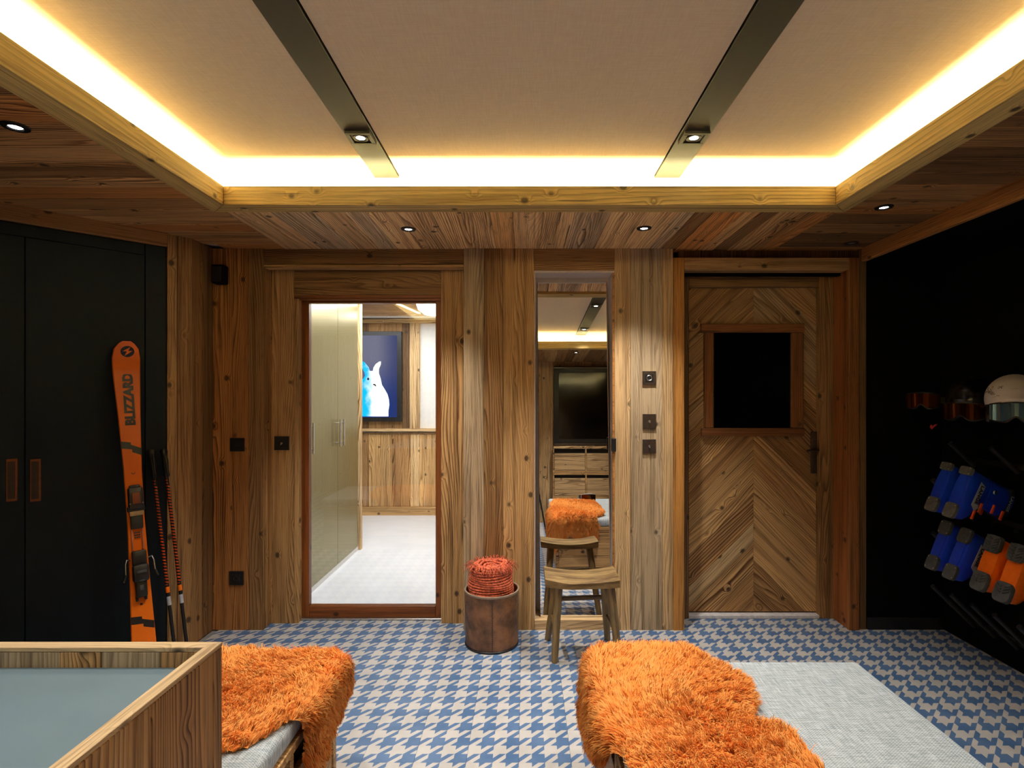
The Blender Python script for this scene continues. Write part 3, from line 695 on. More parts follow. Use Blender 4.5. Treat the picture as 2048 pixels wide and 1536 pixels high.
ta, tb = s_of(972, 268), s_of(1060, 275); ha, hb = s_of(1095, 277), s_of(1198, 284)
tc_ = (ta+tb)/2; Lt = ta-tb
toe = part_boxes('toe_binding', [(0, tc_+Lt*.22, .030, .062, Lt*.50, .036, .010), (0, tc_+Lt*.44, .024, .046, Lt*.16, .022, .006), (0, tc_-.02*Lt, .028, .074, Lt*.12, .026, .006), (0, tc_-Lt*.30, .022, .052, Lt*.34, .018, .005)], BLACK, ski)
part_boxes('toe_window', [(0, tc_+Lt*.22, .050, .034, Lt*.26, .004, .002)], COPPER, toe)
part_boxes('toe_plate', [(0, tc_-Lt*.12, .036, .058, Lt*.11, .006, .002)], plain('tan_plate', lin(170,140,96), .5), toe)
for sg in (-1, 1): part_boxes('toe_screw', [(sg*.026, tc_+Lt*.10, .049, .006, .006, .003, .001)], STEEL, toe)
part_boxes('grip_pad', [(x_*.009-.009, tb-.012-r*.012, .016, .007, .006, .006, .001) for x_ in range(3) for r in range(3)], RUBBER, ski)
for sg in (-1, 1): part_boxes('binding_rail', [(sg*.022, (tb+ha)/2, .015, .006, tb-ha+.02, .006, .001)], plain('pale_rail', lin(190,120,90), .5), ski)
hc = (ha+hb)/2; Lh = ha-hb
heel = part_boxes('heel_binding', [(0, hc+Lh*.30, .026, .060, Lh*.30, .028, .007), (0, hc+Lh*.02, .040, .066, Lh*.34, .050, .013), (0, hc-Lh*.28, .030, .048, Lh*.34, .034, .008), (-.018, hc-Lh*.46, .020, .012, Lh*.12, .016, .004), (.018, hc-Lh*.46, .020, .012, Lh*.12, .016, .004)], BLACK, ski)
for nm_, bx_ in (('heel_lever', (0, hc+Lh*.05, .068, .040, Lh*.05, .006, .002)), ('heel_badge', (0, hc-Lh*.12, .064, .022, Lh*.03, .005, .001)), ('setting_window', (0, hc-Lh*.26, .049, .016, Lh*.10, .005, .001))): part_boxes(nm_, [bx_], RUBBER, heel)
for sg in (-1, 1):
    tube('brake_arm', [MS @ Vector(p) for p in ((sg*.036, hc+Lh*.28, .02), (sg*.052, hc+Lh*.30, .028), (sg*.058, hc+Lh*.22, .034), (sg*.060, hc+Lh*.02, .040), (sg*.066, hc-Lh*.05, .044))], .0032, STEEL, heel, 8)
    tube('brake_tip', [MS @ Vector(p) for p in ((sg*.060, hc+Lh*.03, .040), (sg*.066, hc-Lh*.06, .044), (sg*.070, hc-Lh*.10, .046))], .006, BLACK, heel, 8)
decal('small_print', [(-.006, hb-.018), (.004, hb-.018), (.004, hb-.028), (-.006, hb-.028)], BLACK, .0112)

# ---- poles
def ski_pole(foot, top, lab):
    foot, top = Vector(foot), Vector(top); u = (top-foot).normalized(); L = (top-foot).length
    a = Vector((s2, -s2, 0)); a = (a-u*a.dot(u)).normalized(); M = Matrix((a, u.cross(a), u)).transposed().to_4x4(); M.translation = foot
    t = tag(put('ski_pole', None, M), lab, 'ski pole', 'ski poles beside the orange ski')
    lathe('shaft', [(.0045, .06), (.0085, .10), (.0088, L-.16), (.0085, L-.13)], POLEMAT, M, t, 14)
    lathe('grip', [(.010, L-.155), (.0155, L-.145), (.0135, L-.11), (.016, L-.075), (.0145, L-.04), (.019, L-.012), (.015, L), (0, L+.002)], BLACK, M, t, 14)
    lathe('basket', [(.006, .052), (.022, .056), (.023, .060), (.012, .066), (.0085, .085)], BLACK, M, t, 18)
    lathe('tip', [(0, .002), (.003, .004), (.0048, .06)], STEEL, M, t, 8)
    b = tube_bm([(.014, 0, L-.02), (.032, .0, L-.06), (.040, 0, L-.14), (.034, 0, L-.2), (.022, 0, L-.13), (.0145, 0, L-.03)], .003, 6)
    put('strap', mesh_of(b, BLACK), M, t)
    lathe('white_band', [(.0092, .335), (.0094, .34), (.0094, .375), (.0092, .38)], PRINT, M, t, 14)
    lathe('orange_band', [(.0092, .40), (.0094, .402), (.0094, .425), (.0092, .43)], ORANGE, M, t, 14)
ski_pole((-1.80, 2.80, 0), (-2.018, 2.920, 1.13), 'slim ski pole with orange spiral print, next to the ski')
ski_pole((-1.755, 2.83, 0), (-1.975, 2.955, 1.13), 'slim ski pole with orange spiral print, against the wooden pier')

# ---- wall speaker, switches and sockets
sp_ = tag(empty('wall_speaker', (X(433, A), A-.03, Z(547, A))), 'small black speaker high in the left corner of the wall', 'speaker')
block('housing', (X(421, 3.22), A-.07, Z(566, 3.22)), (X(445.5, 3.22), A-.004, Z(528, 3.22)), BLACKWALL, sp_, bev=.01, seg=3)
block('grille', (X(424, 3.22), A-.0725, Z(563, 3.22)), (X(442, 3.22), A-.069, Z(533, 3.22)), BLACK, sp_, bev=.001)
block('bracket', (X(430, A), A-.008, Z(560, A)), (X(438, A), A, Z(535, A)), BLACK, sp_, bev=0)
def plate(px0, py0, px1, py1, d, name, lab, cat, style, mat=BRONZE):
    x0, x1, z0, z1 = X(px0, d), X(px1, d), Z(py1, d), Z(py0, d); cx, cz = (x0+x1)/2, (z0+z1)/2
    t = tag(empty(name, (cx, d, cz)), lab, cat, 'wall switches and sockets')
    block('plate', (x0, d-.009, z0), (x1, d, z1), mat, t, bev=.0015)
    if style == 'socket':
        block('insert', (cx-.024, d-.011, cz-.024), (cx+.024, d-.008, cz+.024), BLACK, t, bev=.001)
        lathe('socket_well', [(.012, 0), (.018, .0), (.018, .003), (.016, .004), (.012, .002)], STEEL if mat is BRONZE and 'knob' in lab else BLACK, frame((cx, d-.010, cz), (1, 0, 0), (0, 0, 1)), t, 24)
    elif style == 'toggle':
        lathe('collar', [(.004, 0), (.007, .0), (.007, .003), (.004, .004)], STEEL, frame((cx, d-.009, cz), (1, 0, 0), (0, 0, 1)), t, 16)
        tube('toggle', [(cx, d-.01, cz), (cx, d-.022, cz-.008)], [.003, .0035], STEEL, t, 8)
    else:
        lathe('push_button', [(0, .002), (.007, .002), (.008, 0)], BLACK, frame((cx, d-.009, cz), (1, 0, 0), (0, 0, 1)), t, 16)
plate(1284.5, 742.5, 1311.5, 769.5, A-.002, 'wall_socket', 'bronze wall plate with black round knob, topmost on the right post', 'switch', 'socket')
plate(1285, 828, 1311.5, 857, A-.002, 'light_switch', 'bronze toggle switch plate, middle of three on the right post', 'switch', 'toggle')
plate(1285, 878.5, 1311.5, 906, A-.002, 'light_switch', 'bronze toggle switch plate, lowest of three on the right post', 'switch', 'toggle')
plate(461, 876, 489.5, 902.5, A, 'light_switch', 'dark square switch plate on the left wall planks, at hand height', 'switch', 'push', BLACK)
plate(549.5, 872.5, 579, 900, B, 'light_switch', 'black switch plate on the board left of the glass door', 'switch', 'toggle', BLACK)
plate(459.5, 1142, 488, 1169.5, A, 'wall_socket', 'dark square socket low on the left wall planks', 'socket', 'socket', BLACK)
tag(block('mirror_latch', (X(1222.5, A), A-.02, Z(903, A)), (X(1231.5, A), A+.012, Z(876, A)), BLACK, bev=.005, seg=2), 'small black latch on the right edge of the mirror recess', 'latch')

# ---- mirror
mw, mh = .4365, 2.074; th = math.radians(2.5); roll = math.radians(-.46)
Mm = Matrix.Translation((.3075, 3.335, .064)) @ Matrix.Rotation(-th, 4, 'X') @ Matrix.Rotation(roll, 4, 'Y') @ Matrix.Rotation(math.pi/2, 4, 'X')
mi = tag(put('tall_mirror', None, Matrix.Translation((.297, 3.34, .062))), 'tall narrow mirror leaning in the wall recess behind the stool', 'mirror')
put('mirror_glass', mesh_of(box_bm(mw, mh, .003, 0, None, Matrix.Translation((0, mh/2, .0015))), MIRROR), Mm, mi)
put('backing_board', mesh_of(box_bm(mw+.004, mh+.003, .008, 0, None, Matrix.Translation((0, mh/2, -.0045))), BLACK), Mm, mi)

# ---- stool
st = tag(empty('saddle_stool', (.297, 2.96, 0)), 'worn wooden stool with a dished seat in front of the mirror', 'stool')
b = bmesh.new(); nx, ny = 18, 6; x0_, x1_, y0_, y1_ = .100, .488, 2.815, 3.045
def seat_z(u): return .470-.022*(1-(2*u-1)**2)
tops, bots = [], []
for i in range(nx+1):
    u = i/nx
    for lst, dz_ in ((tops, 0), (bots, -.043)):
        row = []
        for j in range(ny+1):
            v = j/ny; e = .006*math.sin(9*u+2)*(1 if j == 0 else 0)
            ed = (abs(2*v-1)**6)*.004 if dz_ == 0 else 0
            zz = seat_z(u)-ed if dz_ == 0 else .427-.012*(1-(2*u-1)**2)
            row.append(b.verts.new((x0_+(x1_-x0_)*u, y0_+(y1_-y0_)*v+e, zz)))
        lst.append(row)
for i in range(nx):
    for j in range(ny):
        b.faces.new((tops[i][j], tops[i+1][j], tops[i+1][j+1], tops[i][j+1])); b.faces.new((bots[i][j], bots[i][j+1], bots[i+1][j+1], bots[i+1][j]))
    for j in (0, ny): b.faces.new((tops[i][j], bots[i][j], bots[i+1][j], tops[i+1][j]))
for i in (0, nx):
    for j in range(ny): b.faces.new((tops[i][j], tops[i][j+1], bots[i][j+1], bots[i][j]))
put('seat', autosmooth(mesh_of(b, STOOLWOOD), 40), None, st)
def leg(top, bot, r0, r1):
    top, bot = Vector(top), Vector(bot); L = (top-bot).length; u = (top-bot).normalized()
    pr = []; n = 7
    for k in range(n+1):
        f = k/n; r = r0+(r1-r0)*f+random.uniform(-.0012, .0012)
        pr.append([((r*1.02)*math.cos(a)*(1+.06*math.cos(4*a)), r*.9*math.sin(a)*(1+.06*math.cos(4*a)), 0) for a in np.linspace(0, 2*math.pi, 13)[:-1]])
    Mx = frame(bot, u, Vector((0, 1, 0)))
    rings = [[(L*k/n, p[0], p[1]) for p in pr[k]] for k in range(n+1)]
    return put('leg', autosmooth(mesh_of(loft_bm(rings), STOOLWOOD), 50), Mx, st)
leg((.172, 2.862, .43), (.152, 2.895, 0), .019, .0245); leg((.445, 2.862, .43), (.497, 2.895, 0), .020, .0245)
leg((.172, 2.995, .43), (.127, 3.165, 0), .019, .024); leg((.430, 2.995, .43), (.475, 3.165, 0), .020, .024)
for xa, xb, ya, yb, z_ in ((.145, .160, 3.09, 2.882, .17), (.46, .472, 3.09, 2.882, .17), (.16, .44, 3.05, 3.05, .28)):
    v0, v1 = Vector((xa, ya, z_)), Vector((xb, yb, z_+.01)); L = (v1-v0).length
    put('stretcher', mesh_of(box_bm(L, .026, .018, .005), STOOLWOOD), frame((v0+v1)/2, v1-v0, (0, 0, 1)), st)

# ---- leather bin and the rolled rush mat in it
bx, byy = -.197, 3.128
bi = tag(empty('leather_bin', (bx, byy, 0)), 'round brown leather bin standing left of the stool', 'bin')
Mb = Matrix.Translation((bx, byy, 0))
lathe('shell', [(0, .004), (.145, .004), (.151, .010), (.152, .02), (.154, .16), (.157, .306), (.157, .312), (.149, .312), (.148, .30), (.145, .02), (0, .014)], LEATHER, Mb, bi, 64)
lathe('rim', [(.1575, .304), (.159, .308), (.158, .315), (.149, .315), (.147, .310), (.150, .304)], plain('worn_rim', lin(150,128,108), .6), Mb, bi, 64)
lathe('foot_band', [(.1525, 0), (.1545, .002), (.1545, .010), (.1525, .012), (.14, .006)], BLACK, Mb, bi, 64)
b = bmesh.new()
for k in range(26): box_bm(.004, .003, .007, .001, b, Matrix.Translation((.012+.001*(k % 2), -.1535-.003*(k/26), .02+k*.0108)))
put('seam_stitching', mesh_of(b, plain('stitch', lin(60,40,26), .8)), Mb, bi)
ro = tag(empty('rope_basket', (bx-.006, byy, .02)), 'rust red coiled rope basket standing in the leather bin', 'basket')
Mo = Matrix.Translation((bx-.002, byy, .026)) @ Matrix.Rotation(math.radians(-.5), 4, 'Y') @ Matrix.Rotation(math.radians(.8), 4, 'X')
b = bmesh.new(); nr, seg, side = 31, 120, 7
path = []
for ring in range(nr):
    z_ = .01+.0132*ring; rr = .108+.015*min(1, ring/16)-(.012*max(0, ring-24)/6)
    pts = []
    for k in range(seg):
        a = 2*math.pi*k/seg; rw = .0068+.0016*math.sin(3*2*math.pi*k/8+ring*1.3)
        rq = rr+.003*math.sin(3*a+ring*.7)
        pts.append([b.verts.new(((rq+rw*math.cos(q))*math.cos(a), (rq+rw*math.cos(q))*math.sin(a), z_+rw*math.sin(q)+.002*math.sin(2*a+ring))) for q in np.linspace(0, 2*math.pi, side+1)[:-1]])
    for k in range(seg):
        A_, B_ = pts[k], pts[(k+1) % seg]
        for q in range(side): b.faces.new((A_[q], A_[(q+1) % side], B_[(q+1) % side], B_[q]))
o = put('coiled_wall', mesh_of(b, RUST, True), Mo, ro)
b = bmesh.new(); rr = .095
for ring in range(7):
    r2 = .104-.0145*ring
    tube_bm([(r2*math.cos(a)+.004*math.sin(5*a), r2*math.sin(a), .418+.014*math.sin(ring*.9)+.004*math.sin(2*a+ring)) for a in np.linspace(0, 2*math.pi, 60)], [.0075+.0014*math.sin(k*2.4) for k in range(60)], 6, b, False)
put('folded_top', mesh_of(b, RUST, True), Mo, ro)
b = bmesh.new()
for k in range(260):
    a = random.uniform(0, 2*math.pi); r1 = random.uniform(.085, .118); L = random.uniform(.03, .06); zt = .42+random.uniform(-.01, .008)
    out = random.uniform(.4, 1.2) if random.random() < .55 else random.uniform(-1.2, .2)
    p0 = Vector((r1*math.cos(a), r1*math.sin(a), zt)); d = Vector((math.cos(a+random.uniform(-.6, .6)), math.sin(a), 0))
    tube_bm([p0, p0+d*L*.35*out+Vector((0, 0, .016)), p0+d*L*.75*out+Vector((0, 0, .004)), p0+d*L*out+Vector((0, 0, -.022))], [.0018, .0017, .0015, .0008], 4, b)
o = put('fringe', mesh_of(b, RUST, True), Mo, ro); o['kind'] = 'stuff'

# ---- island desk (front left)
dk = tag(empty('island_desk', (-1.2, .3, 0)), 'tall wooden island desk with a sunken blue-grey top at front left', 'desk')
DX, DYe, DZ = -.68, 1.215, H-.55
vb_c = [T_BRN, T_BRN, T_MID, shade(T_BRN, .9), T_MID, T_BRN, shade(T_BRN, .9), T_MID, T_BRN, T_MID]
ys = [1.215, 1.18, .985, .80, .60, .40, .20, .0, -.2, -.4, -.6]
for k in range(len(ys)-1):
    board('side_board', (DX-.012, (ys[k]+ys[k+1])/2, (DZ-.01)/2), (0, 0, 1), (0, 1, 0), DZ-.01, ys[k]-ys[k+1]-.001, .024, WOOD, dk, vb_c[k % 10])
xs = [-.704, -.80, -.93, -1.02, -1.16, -1.27, -1.42, -1.52, -1.66]
for k in range(len(xs)-1):
    board('back_board', ((xs[k]+xs[k+1])/2, DYe-.0155, (DZ-.01)/2), (0, 0, 1), (1, 0, 0), DZ-.01, xs[k]-xs[k+1]-.0008, .026, WOOD, dk, pick(T_GRY, T_TAN, T_MID))
cap_c = lin(214,186,142)
def plan(name, pts, z0, z1, grain):
    c = sum((Vector(p) for p in pts), Vector((0, 0)))/len(pts); u = Vector(grain).normalized(); v = Vector((-u.y, u.x))
    return prism(name, [((Vector(p)-c).dot(u), (Vector(p)-c).dot(v)) for p in pts], z1-z0, frame((c.x, c.y, z0), (u.x, u.y, 0), (v.x, v.y, 0)), WOODFINE, dk, cap_c, bev=.001)
plan('rim_cap', [(DX, DYe), (DX, -.6), (DX-.0275, -.6), (DX-.0275, DYe-.029)], DZ-.01, DZ, (0, 1))
plan('rim_cap', [(DX-.0005, DYe), (DX-.028, DYe-.029), (-1.66, DYe-.029), (-1.66, DYe)], DZ-.01, DZ, (1, 0))
block('desk_top', (-1.66, -.6, DZ-.064), (DX-.0245, DYe-.029, DZ-.044), DESKTOP, dk, bev=0)
block('end_panel', (-1.68, -.6, 0), (-1.66, DYe, DZ), WOOD, dk, color=T_BRN)

# ---- benches
def bench(name, x0, x1, y0, y1, face, lab, fleft):
    t = tag(empty(name, ((x0+x1)/2, (y0+y1)/2, 0)), lab, 'bench', 'upholstered benches with open drawers')
    block('carcass', (x0+.03, y0+.02, .0), (x1-.03, y1-.03, .36), plain('inside_shade', (.02, .013, .008), .9), t, bev=0)  # near-black block paints the shade behind the open drawer gaps
    block('base_board', (x0+.005, y0, 0), (x1-.005, y1-.005, .05), WOOD, t, color=T_BRN)
    block('top_board', (x0, y0, .372), (x1, y1, .398), WOOD, t, color=T_MID)
    fx = x0 if face < 0 else x1
    dxs = (fx, fx-face*.022)
    n = max(2, round((y1-y0)/.37)); w = (y1-y0-.03)/n
    for k in range(n+1):
        yy_ = y1-.03-k*w if k < n else y0
        block('divider', (min(dxs), yy_, .05), (max(dxs), yy_+.03 if k == 0 else yy_+.022, .372), WOOD, t, color=T_MID)
        if k < n: block('drawer_front', (min(fx-face*.004, fx-face*.024), yy_-w+.025, .055), (max(fx-face*.004, fx-face*.024), yy_-.004, .30), WOOD, t, color=shade(T_MID, random.uniform(.9, 1.1)))
    m = 3
    for k in range(m):
        board('end_board', ((x0+x1)/2, y1-.012, .05+.322*(k+.5)/m), (1, 0, 0), (0, 0, 1), x1-x0-.046, .322/m-.001, .022, WOOD, t, pick(T_MID, T_BRN))
    c = put('cushion', autosmooth(mesh_of(box_bm(x1-x0-.01, y1-y0-.005, .072, .022, None, None, 4), CUSHION), 60), Matrix.Translation(((x0+x1)/2, (y0+y1)/2, .398+.036)), t)
    return t
bench('drawer_bench', -1.9, -.68, 1.22, 1.945, 1, 'grey cushioned drawer bench behind the island desk', True)
bench('drawer_bench', .262, 1.197, .22, 1.955, -1, 'long grey cushioned drawer bench in the right foreground', False)

# ---- sheepskins
def smooth_poly(pts, n=8):
    out = []; N = len(pts)
    for i in range(N):
        p0, p1, p2, p3 = (np.array(pts[(i+k-1) % N], float) for k in range(4))
        for j in range(n):
            t = j/n; out.append(.5*((2*p1)+(-p0+p2)*t+(2*p0-5*p1+4*p2-p3)*t*t+(-p0+3*p1-3*p2+p3)*t**3))
    return np.array(out)
def inside_dist(P, poly):
    ins = np.zeros(len(P), bool); dist = np.full(len(P), 9.0); n = len(poly)
    for i in range(n):
        a, b = poly[i], poly[(i+1) % n]
        cond = ((a[1] > P[:, 1]) != (b[1] > P[:, 1])); xi = (b[0]-a[0])*(P[:, 1]-a[1])/((b[1]-a[1]) or 1e-12)+a[0]
        ins ^= cond & (P[:, 0] < xi)
        ab = b-a; t = np.clip(((P-a) @ ab)/max(ab @ ab, 1e-12), 0, 1); dist = np.minimum(dist, np.linalg.norm(P-(a+t[:, None]*ab), axis=1))
    return ins, dist
def drape(P, xe, s, ye, zt, Rr=.028):
    du = np.maximum(0, (P[:, 0]-xe)*s); dv = np.maximum(0, P[:, 1]-ye); L = np.hypot(du, dv)
    dh = np.stack([du*s, dv], 1)/np.maximum(L, 1e-9)[:, None]
    base = np.stack([np.where(du > 0, xe, P[:, 0]), np.minimum(P[:, 1], ye)], 1)
    ang = np.minimum(L/Rr, math.pi/2); rest = np.maximum(0, L-Rr*math.pi/2)
    pos = np.concatenate([base+dh*(Rr*np.sin(ang))[:, None], (zt-Rr*(1-np.cos(ang))-rest)[:, None]], 1)
    nor = np.concatenate([dh*np.sin(ang)[:, None], np.cos(ang)[:, None]], 1)
    return pos, nor, L
def sheepskin(name, lab, outline, xe, s, ye, zt, count, length, curl):
    poly = smooth_poly(outline); lo, hi = poly.min(0), poly.max(0)
    t = tag(empty(name, ((lo[0]+hi[0])/2, (lo[1]+hi[1])/2, zt)), lab, 'sheepskin', 'orange sheepskins')
    # hide
    h = .014; gx, gy = np.arange(lo[0], hi[0]+h, h), np.arange(lo[1], hi[1]+h, h); GX, GY = np.meshgrid(gx, gy, indexing='ij'); P = np.stack([GX.ravel(), GY.ravel()], 1)
    ins, dist = inside_dist(P, poly); pos, nor, L = drape(P, xe, s, ye, zt)
    pos = pos+nor*(np.minimum(dist, .035)*ins*.62)[:, None]
    nX, nY = len(gx), len(gy); idx = np.arange(nX*nY).reshape(nX, nY)
    q = np.stack([idx[:-1, :-1], idx[1:, :-1], idx[1:, 1:], idx[:-1, 1:]], -1).reshape(-1, 4); q = q[ins[q].sum(1) >= 3]
    used, inv = np.unique(q.ravel(), return_inverse=True)
    me = bpy.data.meshes.new('hide'); me.from_pydata(pos[used].tolist(), [], inv.reshape(-1, 4).tolist()); me.materials.append(PELT); put('hide', me, None, t)
    # fleece locks
    P = RNG.uniform(lo-.0, hi+.0, (int(count*2.2), 2)); ins, dist = inside_dist(P, poly); P, dist = P[ins][:count], dist[ins][:count]; n = len(P)
    C_ = RNG.uniform(lo, hi, (int(900*(hi-lo).prod()/.5), 2))
    ci = np.empty(n, int)
    for a in range(0, n, 4000): ci[a:a+4000] = ((P[a:a+4000, None, :]-C_[None])**2).sum(2).argmin(1)
    crand = RNG.normal(0, 1, (len(C_), 3)); cw = RNG.uniform(0, 1, len(C_))
    pos, nor, L = drape(P, xe, s, ye, zt); pos = pos+nor*(np.minimum(dist, .035)*.55)[:, None]
    cpos, cnor, _ = drape(C_, xe, s, ye, zt)
    flow = np.stack([np.sin(P[:, 1]*7+P[:, 0]*3), np.cos(P[:, 0]*8-P[:, 1]*5), np.zeros(n)], 1)*.4
    hang = np.clip(L/.06, 0, 1)[:, None]; flow = flow*(1-hang)+np.array([0, 0, -.8])*hang
    dirv = nor*.75+flow*1.3+crand[ci]*curl+RNG.normal(0, .30, (n, 3)); dirv /= np.linalg.norm(dirv, axis=1)[:, None]
    dirv += nor*np.maximum(0, .3-(dirv*nor).sum(1))[:, None]
    Ls = length*RNG.uniform(.7, 1.15, n)*np.clip(.45+dist/.05, .45, 1)
    tip = pos+dirv*Ls[:, None]
    ctip = cpos[ci]+(cnor[ci]+flow+crand[ci]*curl*1.3)*length*.85
    far = np.linalg.norm(ctip-tip, axis=1) < length*1.3
    tip = np.where(far[:, None], tip*.72+ctip*.28, tip)
    tip = tip+flow*(Ls*.25)[:, None]
    mid = (pos+tip)*.5+nor*(Ls*.16)[:, None]+RNG.normal(0, .0018, (n, 3))
    q3 = pos*.15+tip*.85+nor*(Ls*.09)[:, None]
    side = np.cross(dirv, nor+RNG.normal(0, .32, (n, 3))); side /= np.maximum(np.linalg.norm(side, axis=1), 1e-6)[:, None]
    wb = .0010*RNG.uniform(.7, 1.2, n)[:, None]
    V = np.stack([pos-side*wb, pos+side*wb, mid-side*wb*1.0, mid+side*wb*1.0, q3-side*wb*.7, q3+side*wb*.7, tip], 1).reshape(-1, 3)
    off = np.arange(n)[:, None]*7
    tri = np.concatenate([off+np.array([[0, 1, 3]]), off+np.array([[0, 3, 2]]), off+np.array([[2, 3, 5]]), off+np.array([[2, 5, 4]]), off+np.array([[4, 5, 6]])], 0).astype(np.int32)
    me = bpy.data.meshes.new('fleece'); me.vertices.add(len(V)); me.vertices.foreach_set('co', V.ravel().astype(np.float32))
    me.loops.add(tri.size); me.loops.foreach_set('vertex_index', tri.ravel()); me.polygons.add(len(tri)); me.polygons.foreach_set('loop_start', np.arange(0, tri.size, 3, dtype=np.int32))
    at = me.attributes.new('tint', 'FLOAT', 'POINT'); at.data.foreach_set('value', np.repeat(np.clip(cw[ci]*.6+RNG.uniform(0, .4, n), 0, 1), 7).astype(np.float32))
    me.update(); me.polygons.foreach_set('use_smooth', np.ones(len(tri), bool))
    vn = nor*1.0+dirv*.22+RNG.normal(0, .10, (n, 3)); vn /= np.linalg.norm(vn, axis=1)[:, None]
    me.normals_split_custom_set_from_vertices(np.repeat(vn, 7, 0).astype(np.float32).tolist())
    me.materials.append(FLEECE); o = put('fleece', me, None, t); o['kind'] = 'stuff'
sheepskin('sheepskin', 'orange sheepskin draped over the far corner of the left bench', [(-1.5, 1.60), (-1.42, 1.50), (-1.1, 1.40), (-.80, 1.43), (-.72, 1.50), (-.685, 1.575), (-.60, 1.60), (-.49, 1.585), (-.44, 1.66), (-.50, 1.76), (-.54, 1.90), (-.56, 2.02), (-.68, 2.08), (-.82, 2.05), (-.95, 1.99), (-1.1, 2.05), (-1.3, 2.02), (-1.46, 1.9)], -.685, 1, 1.945, .476, 105000, .034, .20)
sheepskin('sheepskin', 'orange sheepskin draped over the near corner of the right bench', [(.255, .95), (.30, .80), (.50, .78), (.70, .9), (.75, 1.1), (.755, 1.30), (.75, 1.40), (.725, 1.50), (.66, 1.555), (.655, 1.585), (.69, 1.64), (.71, 1.72), (.69, 1.82), (.62, 1.93), (.63, 2.05), (.60, 2.16), (.48, 2.17), (.38, 2.10), (.28, 2.20), (.17, 2.22), (.06, 2.12), (.02, 1.95), (.06, 1.75), (.12, 1.60), (.21, 1.50), (.262, 1.38), (.262, 1.15)], .266, -1, 1.955, .476, 150000, .046, .22)

# ---- ski rack pegs on the black wall
PA = Vector((-.72, 0, .69)).normalized()
rack = tag(empty('boot_rack', (XR, 2.6, .1)), 'black steel boot rack with slanting pegs on the black wall', 'rack')
pys = [3.07-.135*k for k in range(8)]
for r_, z_ in enumerate((.345, .648, .947, 1.25)):
    block('rail', (XR-.012, pys[-1]-.1, z_-.21), (XR, pys[0]+.06, z_-.18), BLACK, rack, bev=.001)
    for k, y_ in enumerate(pys):
        if r_ == 3 and k not in (0, 2, 4): continue
        if (r_ == 3 and k in (0, 2, 4)): tipx = 2.40
        elif r_ in (1, 2) and k in (1, 2, 3, 4): tipx = 2.527
        else: tipx = 2.30
        tip = Vector((tipx, y_, z_-(tipx-2.30)*.958)); base = Vector((XR-.003, y_, z_-(XR-.003-2.30)*.958))
        tube('peg', [base, tip], .0125, plain('dark_peg', (.022, .022, .023), .5) if k == 0 and r_ == 0 else bpy.data.materials['dark_peg'], rack, 12)

